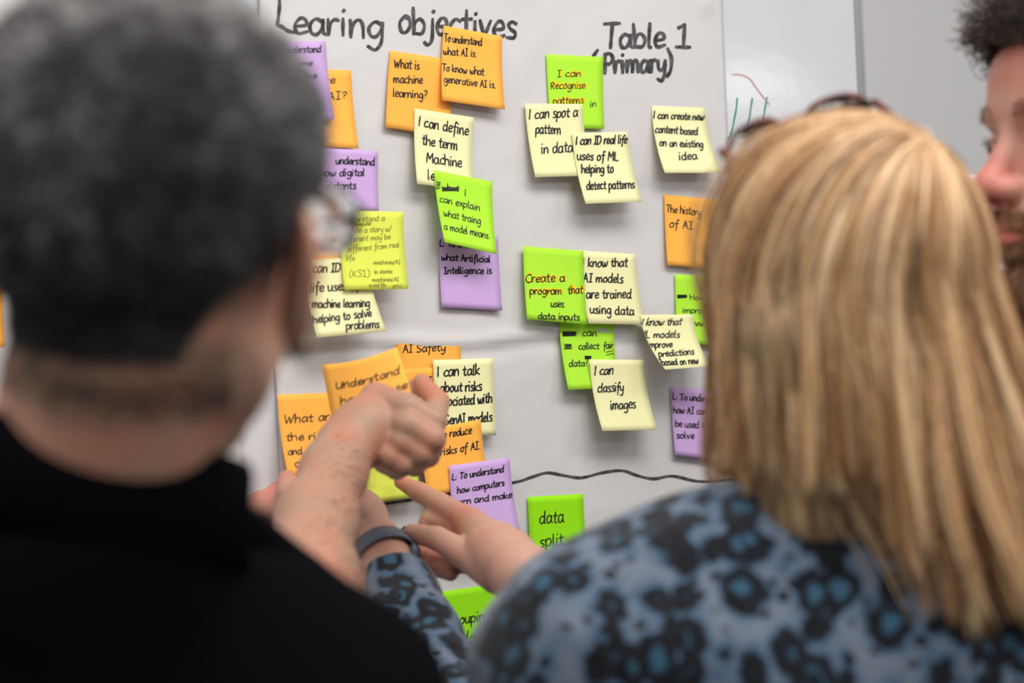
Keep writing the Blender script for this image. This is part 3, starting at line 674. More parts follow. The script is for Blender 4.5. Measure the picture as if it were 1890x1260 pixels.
# hair
M_hair1 = hair_mat('salt_and_pepper_hair', ((0, (.006, .005, .005)), (.55, (.03, .027, .026)), (.8, (.16, .15, .15)), (1, (.45, .44, .44))), .55)
M_cap1 = mat('dark_scalp_hair', (.010, .009, .009), .8, .2); add_noise_color(M_cap1, (.006, .0055, .0055), (.05, .046, .045), 130, 5, (.4, .8))
whorl = np.array([.012, -.085, .075]); whorl /= np.linalg.norm(whorl)
def hm1(p):
    z = p[:, 2]; y = p[:, 1]
    line = np.where(y > .035, .035 + (y - .035) * 1.1, np.clip(.012 + (y + .022) * 1.9, -.040, .035))
    s = np.clip((z - line) / .014 + .5, 0, 1); earcut = ~((np.abs(p[:, 0]) > .0815) & (np.abs(y + .014) < .036) & (np.abs(z + .002) < .046))
    return s * earcut
m_keep = hm1(V) > .35
fk = m_keep[Q].all(1); nrmV = np.zeros_like(V); fn = np.cross(V[Q[:, 2]] - V[Q[:, 0]], V[Q[:, 3]] - V[Q[:, 1]])
for i_ in range(4): np.add.at(nrmV, Q[:, i_], fn)
nrmV /= np.linalg.norm(nrmV, axis=1, keepdims=True) + 1e-12
VC = V + nrmV * (.0015 + .0025 * np.clip(hm1(V), 0, 1))[:, None]
mesh_obj('hair', hc1 + VC @ R1.T, Q[fk], M_cap1, man)
def lay1(p, n):
    t = p / np.linalg.norm(p, axis=1, keepdims=True) - whorl; t = t - (t * n).sum(1, keepdims=True) * n
    t /= np.linalg.norm(t, axis=1, keepdims=True) + 1e-6
    sw = np.cross(n, t); return n * .38 + t * .9 + sw * .35
pts, roots = grow(VC, Q[fk], R1, hc1, lambda p: np.clip((p[:, 2] + .075) / .03, 0, 1), 42000, lambda p: np.where(p[:, 2] > .0, .0095, .005), lay1, 4, .22, 3)
tn = np.array([mnoise.noise(Vector(p * 75)) + .6 * mnoise.noise(Vector(p * 30 + 5)) for p in roots])
tone = np.clip(.43 + tn * .36 + np.random.default_rng(1).normal(0, .2, len(tn)) + np.clip(roots[:, 2] - .03, -.1, .1) * 3.2, 0, 1)
Lc = lambda p: np.clip((p[:, 2] + .075) / .018, 0, 1) * (p[:, 1] < -.02) * (p[:, 2] < -.030)
ptf, _ = grow(V, Q, R1, hc1, lambda p: Lc(p) ** 1.5, 9000, .0045, lambda p, n: n * .3 + np.array([0, 0, -1.0]), 3, .3, 6)
hair_curves('hair', ptf, np.linspace(.00022, .00012, 3), np.full(len(ptf), .12), M_hair1, man)['label'] = 'clipped nape hair'
hair_curves('hair', pts, np.linspace(.00032, .00016, 4), tone, M_hair1, man)['label'] = 'short greying strands'
# shirt
neckv = (nk1 - hc1) / np.linalg.norm(nk1 - hc1)
c0 = P(178, 890, 1.05)
sh = U(chain([P(-420, 1230, .98), P(40, 1150, 1.05), P(235, 1140, 1.07), P(430, 1205, 1.085), sh1], [.075, .078, .070, .056, .060]), .03)
sh += U(chain([sh1, el1 * .70 + sh1 * .30 + np.array([0, 0, -.01])], [.060, .054]), .02)
sh += U(chain([P(130, 1300, 1.09), P(150, 2000, 1.10)], [.14, .15]), .05) + U(chain([P(40, 1300, 1.02), P(420, 1380, 1.06)], [.09, .085]), .04)
sh += [(cap(P(150, 1040, .995), .083, P(180, 1150, 1.03), .092), .025)]
f_sh = folded(union(sh), .003, 38, 4)
cn_ = P(152, 955, .993); ca_ = np.array([.20, .20, 1.0]); ca_ /= np.linalg.norm(ca_)
sv, sq = surfnet(lambda p: np.maximum(f_sh(p), np.where(np.linalg.norm(p - cn_, axis=1) < .14, (p - cn_) @ ca_, -1)), (-.62, .82, .98), (-.02, 1.48, 1.5), .007)
mesh_obj('shirt', sv, sq, M_black, man)
# stand collar: swept band round the neck
def ring_band(c, ax, r0, r1, h, thick, ex=(1, 1), n=48, tilt=0):
    ax = np.array(ax, float); ax /= np.linalg.norm(ax); A = frame(np.array([1.0, 0, 0]) - ax[0] * ax, ax); ux, uy, uz = A[:, 0], A[:, 1], A[:, 2]; V, Fc = [], []
    prof = [(r0, 0), (r0 + thick * .5, 0), (r1 + thick, h * .9), (r1 + thick * .5, h), (r1, h * .97), (r0 - thick * .3, 0)]
    m = len(prof)
    for i in range(n):
        a = 2 * math.pi * i / n
        for (r, z) in prof: V.append(c + (ux * math.cos(a) * ex[0] + uy * math.sin(a) * ex[1]) * r + uz * z)
    for i in range(n):
        for j in range(m):
            a, b = i * m + j, i * m + (j + 1) % m; c_, d_ = ((i + 1) % n) * m + (j + 1) % m, ((i + 1) % n) * m + j
            Fc.append((a, b, c_, d_))
    return V, Fc
mesh_obj('collar', *ring_band(P(152, 1000, .993), (.20, .20, 1), .084, .076, .052, .004), M_black, man)
trousers(man, -.24, 1.0, mat('dark_trousers', (.02, .022, .03), .9), fwd=(0, 1))

# man's glasses
gl1 = empty('eyeglasses', hc1 + R1 @ np.array([0, .1, .012]))
tag(gl1, 'thin-rimmed eyeglasses worn by the dark-haired man, one lens edge showing', 'glasses')
M_lens = mat('clear_lens', (.97, .98, .98), .02, .5, Transmission_Weight=1.0, IOR=1.45)
M_wire = mat('dark_wire', (.05, .045, .045), .35, .5, .6)
def tube(pts, r, n=8, closed=False):
    pts = [np.array(p, float) for p in pts]; V, Fc = [], []; N = len(pts)
    rr = r if hasattr(r, '__len__') else [r] * N
    prev = None
    for i, p in enumerate(pts):
        a = pts[i - 1] if (i > 0 or closed) else p; b = pts[(i + 1) % N] if (i < N - 1 or closed) else p
        t = b - a; t /= np.linalg.norm(t) + 1e-12
        if prev is None: prev = np.cross(t, [0.13, .2, .97]); 
        u = prev - t * (prev @ t); u /= np.linalg.norm(u); prev = u; v = np.cross(t, u)
        for k in range(n): a_ = 2 * math.pi * k / n; V.append(p + (u * math.cos(a_) + v * math.sin(a_)) * rr[i])
    for i in range(N if closed else N - 1):
        for k in range(n):
            j = (i + 1) % N; Fc.append((i * n + k, i * n + (k + 1) % n, j * n + (k + 1) % n, j * n + k))
    if not closed: Fc.append(tuple(range(n))[::-1]); Fc.append(tuple((N - 1) * n + k for k in range(n)))
    return V, Fc
def glasses(root, O, R, rw, rh, mf, lens_m, fr=.0014, squarish=2.6, templ=.13, drop=.0, lens_thick=.0022, pinch=0):
    W = lambda p: O + R @ np.array(p)
    for s in (-1, 1):
        cx = s * (rw + .009)
        loop = []
        for k in range(40):
            a = 2 * math.pi * k / 40; c_, s_ = math.cos(a), math.sin(a); q = (abs(c_) ** squarish + abs(s_) ** squarish) ** (-1 / squarish)
            x = cx + rw * c_ * q; loop.append((x, -abs(x) ** 2 * 2.2, rh * s_ * q))
        mesh_obj('rim', *tube([W(p) for p in loop], fr, 8, True), mf, root)
        LV = [W((cx, -cx ** 2 * 2.2 + lens_thick, 0))] + [W((p[0], p[1] + .0004, p[2])) for p in loop] + [W((cx, -cx ** 2 * 2.2 - .0003, 0))] + [W((p[0], p[1] - .0004, p[2])) for p in loop]
        LF = []
        for k in range(40): 
            k2 = (k + 1) % 40; LF += [(0, 1 + k2, 1 + k), (41, 42 + k, 42 + k2), (1 + k, 1 + k2, 42 + k2, 42 + k)]
        mesh_obj('lens', LV, LF, lens_m, root)
        x0 = s * (2 * rw + .010); y0 = -x0 ** 2 * 2.2
        tp = [(x0 - s * .002, y0, rh * .45), (x0 + s * .004, y0 - .004, rh * .45), (x0 + s * (.007 - pinch * .5), y0 - templ * .5, rh * .42 - drop * .3), (x0 + s * (.003 - pinch), y0 - templ * .78, rh * .35 - drop * .6), (x0 - s * (.002 + pinch * 1.3), y0 - templ, rh * .35 - .028 - drop)]
        mesh_obj('temple_arm', *tube([W(p) for p in crom([np.array(t) for t in tp], 6)], fr * 1.25, 8), mf, root)
    br = [(-.010, -.0002, rh * .3), (-.004, .002, rh * .42), (.004, .002, rh * .42), (.010, -.0002, rh * .3)]
    mesh_obj('bridge', *tube([W(p) for p in crom([np.array(t) for t in br], 5)], fr * 1.1, 8), mf, root)
glasses(gl1, hc1 + R1 @ np.array([0, .115, .010]), R1, .0305, .0195, M_wire, M_lens, .0012, 3.0, .115)

# note held in the man's fist
def held(s, t):
    a = bil([np.array(c, float) for c in ((594, 673), (733, 640), (769, 752), (618, 800))], s, t)
    y = a[1] - 9 * math.sin(math.pi * s) * -1 * (1 - t) * .8
    return P(a[0], y, 1.80 - .030 * s + .02 * (s - .5) ** 2 * 4 * .5 - .024 * t)
hn = mesh_obj('sticky_note', *sheet(held, 12, 12, .00022), NM['orange'])
tag(hn, 'orange curved note held up in the dark-haired man fist', 'sticky note', GROUP['orange'])
hq2 = [np.array(c, float) for c in ((594, 673), (733, 640), (769, 752), (618, 800))]
def hplace(x, y):
    s, t = inv_bil(hq2, x, y); p = held(s, t); return p + np.array([.1, -.9, .1]) * .0006
mesh_obj('writing', *ribbon(text_strokes('Understand', 620, 716, 738, 688, 9) + text_strokes('how to use', 628, 746, 752, 716, 9), 2.2, hplace), M_ink, hn, smooth=False)

# ------------------------------------------------------------------ PERSON 2: blonde woman in leopard print, from behind
wom = empty('person', (.24, 1.32, 0))
tag(wom, 'person with long blonde hair and blue leopard-print top, pointing at the notes', 'person')
SK2 = skin_mat('fair_skin', (.50, .29, .215), (.60, .19, .145))
hc2 = P(1553, 612, 1.31); R2 = frame((-.50, .86, -.10), (.10, 0, 1))
nk2 = P(1600, 930, 1.30)
V2, Q2 = head_mesh(hc2, R2, .0032, nk2, (.050, .056))
V2[:, 0] *= .90
Vw2 = hc2 + V2 @ R2.T
shL, shR = np.array([.046, 1.285, 1.332]), np.array([.41, 1.38, 1.36])
elL, wrL = np.array([-.042, 1.55, 1.20]), P(700, 1026, 1.78)
elR, wrR = np.array([.25, 1.63, 1.20]), P(965, 1062, 1.66)
# pointing right hand
hp = U(chain([elR, elR * .35 + wrR * .65, wrR], [.040, .034, .026]), .015)
mcp = {'i': P(868, 965, 1.80), 'm': P(876, 985, 1.795), 'r': P(882, 1010, 1.785), 'l': P(888, 1038, 1.775)}
hp += [(cap(wrR, .024, P(915, 1020, 1.73), .027), .015)]
for k_, v_ in mcp.items(): hp += [(cap(P(935, 1030, 1.70), .020, v_, .0145), .012)]
hp += finger([mcp['i'], P(812, 930, 1.85), P(774, 908, 1.88), P(740, 889, 1.905)], [.0140, .0108, .0096, .0070])
hp += finger([mcp['m'], P(795, 962, 1.85), P(785, 985, 1.845), P(812, 1003, 1.82)], [.0140, .0105, .0095, .0082])
hp += finger([mcp['r'], P(785, 1002, 1.83), P(772, 1016, 1.825), P(808, 1030, 1.80)], [.0138, .0100, .0092, .0080])
hp += finger([mcp['l'], P(808, 1034, 1.80), P(798, 1046, 1.80), P(832, 1058, 1.78)], [.0125, .0090, .0082, .0072])
hp += finger([P(920, 1055, 1.70), P(858, 1022, 1.745), P(806, 993, 1.77), P(760, 983, 1.785)], [.0200, .0135, .0108, .0086])
lo, hi = bounds([elR, wrR, P(735, 880, 1.91), P(760, 1050, 1.78)], .045)
h2v, h2q = surfnet(union(hp), lo, hi, .0026)
# left arm with the wristband, thumb and finger pinching the note foot
hl = U(chain([elL, elL * .4 + wrL * .6, wrL, P(665, 965, 1.80)], [.034, .030, .0255, .0250]), .015)
ml = {'i': P(565, 905, 1.83), 'm': P(575, 925, 1.84), 'r': P(585, 950, 1.84), 'l': P(600, 972, 1.83)}
for k_, v_ in ml.items(): hl += [(cap(P(655, 955, 1.80), .021, v_, .0135), .014)]
hl += finger([ml['i'], P(515, 915, 1.845), P(482, 935, 1.86), P(505, 905, 1.87)], [.0135, .012, .0105, .009])
hl += finger([ml['m'], P(520, 945, 1.86), P(488, 955, 1.87), P(510, 935, 1.885)], [.0135, .012, .010, .009])
hl += finger([ml['r'], P(540, 970, 1.86), P(510, 985, 1.87), P(525, 960, 1.885)], [.013, .0115, .010, .0085])
hl += finger([ml['l'], P(565, 990, 1.85), P(540, 1003, 1.86), P(552, 985, 1.87)], [.012, .010, .009, .008])
hl += finger([P(630, 935, 1.79), P(575, 925, 1.79), P(535, 910, 1.815), P(530, 884, 1.84)], [.017, .0135, .0118, .0088])
hl += [(cap(P(640, 950, 1.80), .02, P(478, 928, 1.84), .0115), .01)]
lo, hi = bounds([elL, wrL, P(460, 870, 1.9), P(520, 1000, 1.85)], .045)
h3v, h3q = surfnet(union(hl), lo, hi, .0026)
tor2 = union(U(chain([nk2, (.24, 1.33, 1.25), (.24, 1.33, 1.0)], [.048, .06, .06]) + chain([(.24, 1.33, 1.34), shL, elL], [.045, .035, .034]) + chain([(.24, 1.33, 1.34), shR, elR], [.045, .035, .034]), .015))
t2v, t2q = surfnet(tor2, (-.08, 1.18, 1.0), (.52, 1.72, 1.5), .011)
V4, Q4 = merge([(Vw2, Q2), (h2v, h2q), (h3v, h3q), (t2v, t2q)])
r2 = np.clip(.75 - np.minimum(np.linalg.norm(h2v - P(868, 968, 1.80), axis=1) / .05, np.minimum(np.linalg.norm(h2v - P(740, 889, 1.9), axis=1) / .035, np.linalg.norm(h2v - P(790, 995, 1.8), axis=1) / .045)), 0, .6)
r3 = np.clip(.8 - np.linalg.norm(h3v - P(520, 910, 1.84), axis=1) / .05, 0, .6)
mesh_obj('body', V4, Q4, SK2, wom, attrs={'red': np.concatenate([np.full(len(Vw2), .1), r2, r3, np.zeros(len(t2v))])})
# top
cuffL = wrL + (elL - wrL) / np.linalg.norm(elL - wrL) * .038; aL = (wrL - elL) / np.linalg.norm(wrL - elL)
cuffR = wrR + (elR - wrR) / np.linalg.norm(elR - wrR) * .012; aR = (wrR - elR) / np.linalg.norm(wrR - elR)
slL = union(U(chain([shL, elL, wrL], [.064, .047, .034]), .02)); slR = union(U(chain([shR, elR, wrR], [.066, .054, .037]), .02))
st = [(cap(shL, .074, shL + [.03, .015, .01], .078), .04)]
st += U(chain([shL, (.13, 1.30, 1.371), (.24, 1.31, 1.415), (.33, 1.345, 1.40), shR], [.072, .062, .060, .062, .066]), .04)
st += U(chain([(.16, 1.31, 1.28), (.32, 1.36, 1.28)], [.105, .105]), .06) + U(chain([(.24, 1.34, 1.28), (.25, 1.35, .98)], [.15, .155]), .05)
st += U(chain([(.12, 1.30, 1.30), (.15, 1.32, 1.1)], [.095, .085]), .05)
st += [(lambda p: np.maximum(slL(p), (p - cuffL) @ aL), .03), (lambda p: np.maximum(slR(p), (p - cuffR) @ aR), .03)]
f2 = folded(union(st), .0035, 42, 9)
def f2c(p):
    nd = np.linalg.norm((p - nk2)[:, :2], axis=1)
    return np.maximum(f2(p), -(np.maximum(nd - .062, (1.40 - p[:, 2]))))
s2v, s2q = surfnet(f2c, (-.14, 1.15, .98), (.53, 1.86, 1.5), .006)
mesh_obj('top', s2v, s2q, M_leo, wom)
trousers(wom, .25, 1.34, mat('navy_trousers', (.02, .025, .045), .9), fwd=(0, 1))
# wristband
bd = empty('fitness_band', wrL)
tag(bd, 'slate blue rubber wristband on the blonde woman wrist', 'wristband')
ab = (elL - wrL) / np.linalg.norm(elL - wrL)
ab2 = ab * .96 + np.array([.12, 0, 0]); ab2 /= np.linalg.norm(ab2)
M_band = mat('slate_rubber', (.085, .105, .15), .55)
mesh_obj('strap', *ring_band(wrL + ab * -.004, ab2, .0292, .0305, .0185, .0022, (1.03, 1.0)), M_band, bd)
A_ = frame((1, 0, 0), ab2)
cpos = wrL + ab * .004 + (A_[:, 0] * .2 + np.array([.9, -.2, .3]) * .9) / np.linalg.norm(A_[:, 0] * .2 + np.array([.9, -.2, .3]) * .9) * .0315
kv, kq = surfnet(union([(ell(cpos, (.006, .009, .010)), .003)]), cpos - .02, cpos + .02, .0015)
mesh_obj('tracker_case', kv, kq, M_band, bd)

# long hair ------------------------------------------------
HE = np.array([.082, .094, .099])             # hair envelope radii on the skull, local axes
hcE = np.array([0, -.012, .040])
pole = np.array([.015, -.070, .075]); pole /= np.linalg.norm(pole)
def hair_env(p, off=0):
    q = (p - hcE) / (HE + off); return np.linalg.norm(q, axis=1)
M_blonde = hair_mat('blonde_hair', ((0, (.05, .022, .009)), (.3, (.16, .080, .033)), (.55, (.40, .205, .085)), (.78, (.62, .385, .19)), (1, (.85, .62, .38))), .42)
NL, PER = 900, 24
r5 = np.random.default_rng(11)
def make_locks():
    # lock roots spread over the scalp, angle az measured about the pole
    az = np.linspace(0, 2 * np.pi, NL, endpoint=False) + r5.uniform(-.01, .01, NL); lam = np.abs(r5.normal(.25, .42, NL)) + .03; lam = np.clip(lam, .03, 1.35)
    e1 = np.cross(pole, [1, 0, 0]); e1 /= np.linalg.norm(e1); e2 = np.cross(pole, e1)
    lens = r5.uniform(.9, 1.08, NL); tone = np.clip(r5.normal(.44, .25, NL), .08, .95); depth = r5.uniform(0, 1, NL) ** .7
    return az, lam, e1, e2, lens, tone, depth
az, lam, e1, e2, lens, ltone, ldep = make_locks()
g_loc = R2.T @ np.array([0, 0, -1.0]); camdir = R2.T @ (CAM - hc2); camdir /= np.linalg.norm(camdir)
right_w = R2.T @ np.array([1.0, 0, 0]); fwd_w = R2.T @ np.array([0, 1.0, 0])
def trace(az, lam, off, n=44, step=.0105, drift=None, L=None, seed=0):
    N = len(az); d = pole * np.cos(lam)[:, None] + (e1 * np.cos(az)[:, None] + e2 * np.sin(az)[:, None]) * np.sin(lam)[:, None]
    p = hcE + d * (HE + off[:, None]); out = [p]
    hang = np.zeros(N); v = None
    for i in range(n - 1):
        q = (p - hcE) / (HE + off[:, None]) ** 2; nrm = q / np.linalg.norm(q, axis=1, keepdims=True)
        away = (p - hcE) / np.linalg.norm(p - hcE, axis=1, keepdims=True) - pole
        away = away - (away * nrm).sum(1, keepdims=True) * nrm; away /= np.linalg.norm(away, axis=1, keepdims=True) + 1e-9
        gt = g_loc - (g_loc @ nrm.T)[:, None] * nrm
        tdir = away * .75 + gt * (.35 + .055 * i); tdir /= np.linalg.norm(tdir, axis=1, keepdims=True)
        below = (nrm @ (-g_loc)) < -.02
        hang = np.maximum(hang, below * 1.0)
        free = g_loc[None, :] + (drift if drift is not None else 0) * 1.0
        free = free / np.linalg.norm(free, axis=1, keepdims=True)
        new = np.where(hang[:, None] > 0, free, tdir)
        v = new if v is None else v * .45 + new * .55
        v /= np.linalg.norm(v, axis=1, keepdims=True)
        p = p + v * (step * (L if L is not None else 1))[:, None]
        # stay outside the envelope on the skull
        m_ = hang == 0
        e = hair_env(p, off[:, None]); p[m_] = hcE + (p[m_] - hcE) / e[m_][:, None]
        out.append(p)
    return np.stack(out, 1)
AZ = np.repeat(az, PER) + r5.normal(0, .012, NL * PER); LAM = np.clip(np.repeat(lam, PER) + r5.normal(0, .03, NL * PER), .01, 1.4)
OFF = np.repeat(-.006 + .012 * ldep, PER) + r5.normal(0, .0012, NL * PER)
# direction seen from behind: side>0 screen right, back>0 towards the camera
dd_ = e1 * np.cos(az)[:, None] + e2 * np.sin(az)[:, None]; sidev = dd_ @ right_w; backv = -(dd_ @ fwd_w)
drift = right_w[None] * (.03 + .22 * np.clip(sidev, 0, 1) + .10 * np.clip(backv, 0, 1) * (sidev > -.3))[:, None] + (-fwd_w)[None] * (.10 * np.clip(backv, 0, 1) - .05 * np.clip(-sidev, 0, 1))[:, None]
drift += r5.normal(0, .055, (NL, 3))
LEN = (.74 + .30 * np.clip((sidev + .05) / .6, 0, 1)) * lens
DR = np.repeat(drift, PER, 0) + r5.normal(0, .018, (NL * PER, 3)); LL = np.repeat(LEN, PER) * r5.uniform(.93, 1.05, NL * PER)
HP = trace(AZ, LAM, OFF, 40, .0108, DR, LL)
# the strands of a lock pinch together towards the tip, with a gentle wave
K = HP.shape[1]; H4 = HP.reshape(NL, PER, K, 3); cen = H4.mean(1, keepdims=True); tt = np.linspace(0, 1, K)[None, None, :, None]
H4 = cen + (H4 - cen) * (1 + .5 * tt - .95 * tt ** 2.5)
wv = np.sin(tt * 7 + r5.uniform(0, 6.28, (NL, 1, 1, 1))) * .0075 * tt; H4 = H4 + wv * r5.normal(0, 1, (NL, 1, 1, 3))
HPw = hc2 + H4.reshape(-1, 3) @ R2.T; HPw = HPw.reshape(-1, K, 3)
# rest on the garment: push strands out of the top's volume
flat = HPw.reshape(-1, 3).copy()
for _ in range(3):
    dd = f2(flat); m_ = dd < .003
    if not m_.any(): break
    q = flat[m_]; e = .003; base_ = dd[m_]
    gr = np.stack([f2(q + np.eye(3)[a] * e) - base_ for a in range(3)], 1); gr /= np.linalg.norm(gr, axis=1, keepdims=True) + 1e-9
    flat[m_] = q + gr * (.004 - base_)[:, None]
HPw = flat.reshape(-1, K, 3)
tone2 = np.clip(np.repeat(ltone, PER) + r5.normal(0, .09, NL * PER) + .30 * (np.repeat(ldep, PER) - .6) + .22 * np.exp(-(LAM / .7) ** 2), 0, 1)  # deeper strands darker: shade of the gaps between locks put into their tone
# trim: a level hemline over the back, longer locks over the right shoulder
rel = HPw - CAM; dep = rel @ FV; pxs = 945 + F_PX * (rel @ RV) / dep; pys = 630 - F_PX * (rel @ UV) / dep
lowx = pxs[:, -6]; long_ = np.clip((lowx - 1610) / 110, 0, 1); lk_r = np.repeat(r5.uniform(-1, 1, NL), PER)
yend = 868 + 26 * lk_r + r5.normal(0, 8, len(lowx)) + long_ * (170 + 95 * lk_r)
new = np.empty_like(HPw); kk = np.arange(K)
for i_ in range(len(HPw)):
    b_ = np.nonzero(pys[i_] > yend[i_])[0]; e_ = float(b_[0]) if len(b_) else K - 1.0
    u = kk * e_ / (K - 1); j_ = np.minimum(u.astype(int), K - 2); fr_ = (u - j_)[:, None]; new[i_] = HPw[i_, j_] * (1 - fr_) + HPw[i_, j_ + 1] * fr_
HPw = new
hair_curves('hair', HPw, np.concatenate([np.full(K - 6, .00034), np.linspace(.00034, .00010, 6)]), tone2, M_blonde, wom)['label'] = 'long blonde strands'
# inner mass under the strands
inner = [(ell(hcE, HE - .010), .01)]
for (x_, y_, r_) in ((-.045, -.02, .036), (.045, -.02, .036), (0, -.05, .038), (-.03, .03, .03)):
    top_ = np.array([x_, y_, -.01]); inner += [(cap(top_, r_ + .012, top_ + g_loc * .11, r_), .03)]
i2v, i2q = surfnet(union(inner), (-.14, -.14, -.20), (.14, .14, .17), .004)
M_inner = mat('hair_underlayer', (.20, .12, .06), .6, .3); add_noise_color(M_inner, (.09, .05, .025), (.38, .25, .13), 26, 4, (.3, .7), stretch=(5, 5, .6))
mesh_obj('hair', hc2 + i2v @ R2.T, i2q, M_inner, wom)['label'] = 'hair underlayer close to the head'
# scalp parting shows pale

# glasses pushed up on the head
Og = P(1463, 252, 1.385); Rg = frame((-.45, .80, .38), (-.30, 0, 1))
gl2 = empty('eyeglasses', Og)
tag(gl2, 'tortoiseshell eyeglasses pushed up on top of the blonde hair', 'glasses')
M_tort = mat('tortoiseshell', (.05, .015, .012), .25); add_noise_color(M_tort, (.012, .006, .006), (.16, .035, .02), 90, 3, (.4, .65))
M_tort.node_tree.nodes['Principled BSDF'].inputs['Roughness'].default_value = .25
glasses(gl2, Og, Rg, .026, .021, M_tort, M_lens, .0023, 2.5, .11, .03, pinch=.022)

# ------------------------------------------------------------------ PERSON 3: bearded man at the right
m3 = empty('person', (.47, 1.56, 0))
tag(m3, 'bearded person with curly brown hair at the right edge, face in profile', 'person')
SK3 = skin_mat('ruddy_skin', (.50, .27, .205), (.55, .13, .105))
fw3 = np.array([-.95, -.30, -.03]); R3 = frame(fw3, (0, 0, 1))
hc3 = P(1803, 345, 1.50) - R3 @ np.array([0, .121, -.020])
nk3 = hc3 + np.array([.03, .0, -.17])
V5, Q5 = head_mesh(hc3, R3, .0018, nk3, (.058, .065))
Vw5 = hc3 + V5 @ R3.T
rd = np.clip(1.2 - np.linalg.norm((V5 - [0, .108, -.02]) / [.022, .02, .024], axis=1), 0, .75)
rd = np.maximum(rd, np.clip(1 - np.linalg.norm((np.abs(V5) - [.045, .07, -.02]) / [.025, .03, .025], axis=1), 0, .45))
rd = np.maximum(rd, np.clip(1 - np.linalg.norm((V5 - [0, .075, .07]) / [.05, .03, .03], axis=1), 0, .35))
rd = np.maximum(rd, np.clip(1.4 - np.linalg.norm((V5 - [0, .098, -.057]) / [.022, .01, .012], axis=1), 0, .8))
tor3 = union(U(chain([nk3, (.60, 1.58, 1.30), (.60, 1.60, 1.0)], [.058, .07, .07]) + chain([(.60, 1.46, 1.40), (.62, 1.80, 1.42)], [.055, .055]) +
               chain([(.60, 1.46, 1.40), (.64, 1.42, 1.05)], [.05, .035]) + chain([(.62, 1.80, 1.42), (.65, 1.84, 1.05)], [.05, .035]), .04))
t3v, t3q = surfnet(tor3, (.30, 1.30, .95), (.88, 1.95, 1.6), .012)
V6, Q6 = merge([(Vw5, Q5), (t3v, t3q)])
mesh_obj('body', V6, Q6, SK3, m3, attrs={'red': np.concatenate([rd, np.zeros(len(t3v))])})
M_pale = mat('pale_lilac_cotton', (.65, .53, .60), .85, .2)
s3 = folded(union(U(chain([(.60, 1.58, 1.32), (.60, 1.60, .98)], [.15, .15]) + chain([(.60, 1.46, 1.40), (.60, 1.58, 1.46), (.62, 1.80, 1.42)], [.068, .075, .068]) +
             chain([(.60, 1.46, 1.40), (.64, 1.42, 1.2)], [.066, .055]) + chain([(.62, 1.80, 1.42), (.65, 1.84, 1.2)], [.066, .055]), .05)), .004, 40, 5)
s3v, s3q = surfnet(lambda p: np.maximum(s3(p), -(np.linalg.norm((p - nk3)[:, :2], axis=1) - .07) * (p[:, 2] > 1.5) + (p[:, 2] <= 1.5) * -1), (.36, 1.30, .96), (.90, 1.98, 1.58), .010)
mesh_obj('shirt', s3v, s3q, M_pale, m3)
trousers(m3, .62, 1.60, mat('grey_trousers', (.05, .052, .06), .9), fwd=(-.95, -.3))
# eye: iris discs, lids already in the body
M_eye = mat('eye_iris', (.03, .035, .04), .15)
for s in (-1, 1):
    c = hc3 + R3 @ np.array([s * .033, .0843, .0115]); kv, kq = surfnet(union([(ell(c, (.0045, .0045, .0045)), .001)]), c - .007, c + .007, .0008)
    mesh_obj('iris', kv, kq, M_eye, m3)
# hair, brows, beard
M_hair3 = hair_mat('dark_brown_curly_hair', ((0, (.010, .006, .004)), (.6, (.036, .021, .013)), (1, (.12, .07, .04))), .75)
M_beard = hair_mat('ginger_beard', ((0, (.05, .024, .012)), (.5, (.20, .09, .04)), (1, (.46, .25, .12))), .5)
def hm3(p):
    line = np.where(p[:, 1] > .02, .062 + (p[:, 1] - .02) * .35, np.where(p[:, 1] > -.03, .02, -.05)); return np.clip((p[:, 2] - line) / .01 + .5, 0, 1) * (np.linalg.norm((np.abs(p) - [.087, -.010, -.004]) / [.014, .03, .036], axis=1) > 1)
def beard_m(p):
    x, y, z = np.abs(p[:, 0]), p[:, 1], p[:, 2]
    front = (y > .035); up = np.where(x < .024, -.036, -.040 + (x - .024) * .35)
    lips = np.linalg.norm((np.stack([x, y, z], 1) - [0, .098, -.0575]) / [.023, .02, .0082], axis=1) < 1
    m = (z < up) & (z > -.128) & (y > -.005) & ~lips & (y > .02 + 0 * x)
    side_ = (x > .045) & (y > -.01) & (y <= .035) & (z < .0) & (z > -.12)
    nose_ = (z > -.040) & (x < .024) & (y > .103)
    return ((m | side_) & ~nose_) * 1.0
kb = beard_m(V5) > .5; km = hm3(V5) > .4
nrm5 = np.zeros_like(V5); fn = np.cross(V5[Q5[:, 2]] - V5[Q5[:, 0]], V5[Q5[:, 3]] - V5[Q5[:, 1]])
for i_ in range(4): np.add.at(nrm5, Q5[:, i_], fn)
nrm5 /= np.linalg.norm(nrm5, axis=1, keepdims=True) + 1e-12
M_hb = mat('dark_curly_underlayer', (.012, .008, .006), .8)
bump = 0.009 + .004 * np.sin(V5[:, 0] * 160) * np.sin(V5[:, 1] * 170 + 1) + .003 * np.sin(V5[:, 2] * 210)
VH = V5 + nrm5 * (bump * np.clip((V5[:, 2] - .04) / .03, .2, 1.6))[:, None]
mesh_obj('hair', hc3 + VH @ R3.T, Q5[km[Q5].all(1)], M_hb, m3)
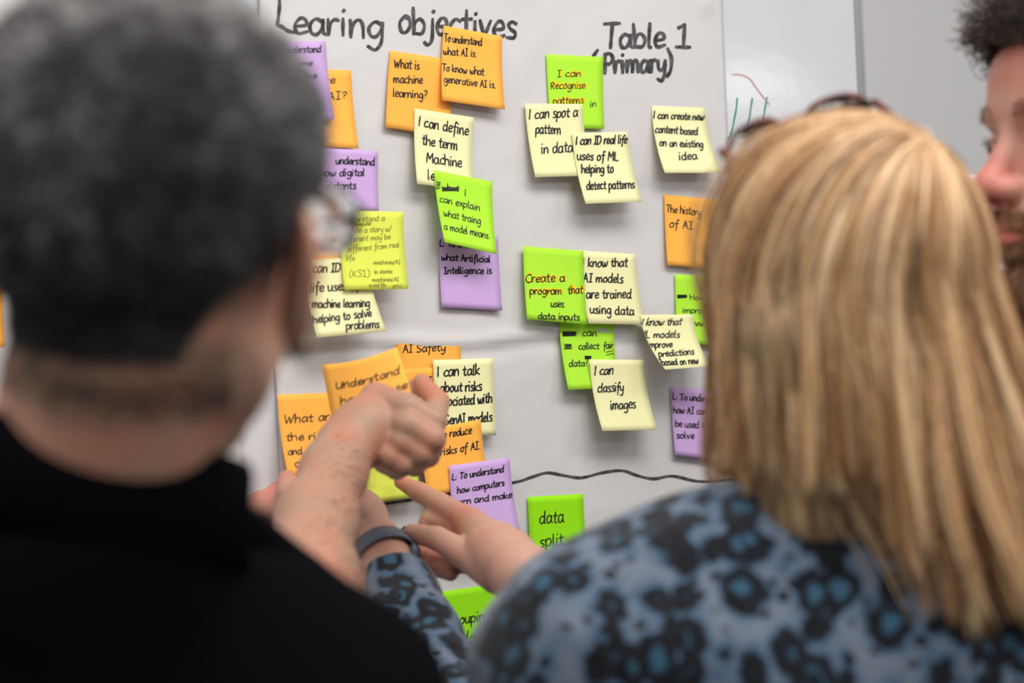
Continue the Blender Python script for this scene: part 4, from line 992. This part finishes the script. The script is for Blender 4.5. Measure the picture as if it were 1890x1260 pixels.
ptsH, rt = grow(VH, Q5[km[Q5].all(1)], R3, hc3, lambda p: np.ones(len(p)), 9000, lambda p: np.where(p[:, 2] > .06, .026, .010), lambda p, n: n * .8 + np.array([0, .25, .5]), 12, .6, 8, wave=.0058)
hair_curves('hair', ptsH, np.full(12, .00022), np.clip(np.random.default_rng(3).normal(.4, .25, len(ptsH)), 0, 1), M_hair3, m3)['label'] = 'curly brown locks'
ptsB, rb = grow(V5, Q5[kb[Q5].all(1)], R3, hc3, lambda p: np.ones(len(p)), 26000, lambda p: np.where(p[:, 2] > -.052, .010, np.where(p[:, 2] > -.075, .012, .024)),
                lambda p, n: n * .45 + np.array([0, .12, -.9]) + np.where(p[:, 2:3] > -.052, np.sign(p[:, :1]) * np.array([[.55, 0, 0]]), 0), 6, .20, 9, wave=.0012)
tb = np.clip(np.random.default_rng(4).normal(.58, .18, len(ptsB)) - np.clip(-rb[:, 2] - .075, 0, .05) * 9, 0, 1)
hair_curves('beard', ptsB, np.linspace(.00024, .00012, 6), tb, M_beard, m3)
br_m = lambda p: ((np.abs(p[:, 2] - (.034 + .004 * np.sin(np.abs(p[:, 0]) * 60))) < .0055) & (p[:, 1] > .055) & (np.abs(p[:, 0]) > .012) & (np.abs(p[:, 0]) < .052)) * 1.0
ptsE, _ = grow(V5, Q5, R3, hc3, br_m, 700, .008, lambda p, n: n * .3 + np.sign(p[:, :1]) * np.array([[.8, -.3, .1]]), 5, .2, 10)
hair_curves('eyebrows', ptsE, np.linspace(.00022, .0001, 5), np.full(len(ptsE), .45), M_beard, m3)
la_m = lambda p: ((np.abs(p[:, 2] - .0165) < .0022) & (p[:, 1] > .074) & (np.abs(p[:, 0]) > .020) & (np.abs(p[:, 0]) < .046)) * 1.0
ptsE, _ = grow(V5, Q5, R3, hc3, la_m, 60, .006, lambda p, n: n * 1.0 + np.array([0, .5, -.25]), 4, .12, 12)
hair_curves('eyelashes', ptsE, np.linspace(.0002, .00008, 4), np.full(len(ptsE), .2), M_hair3, m3)
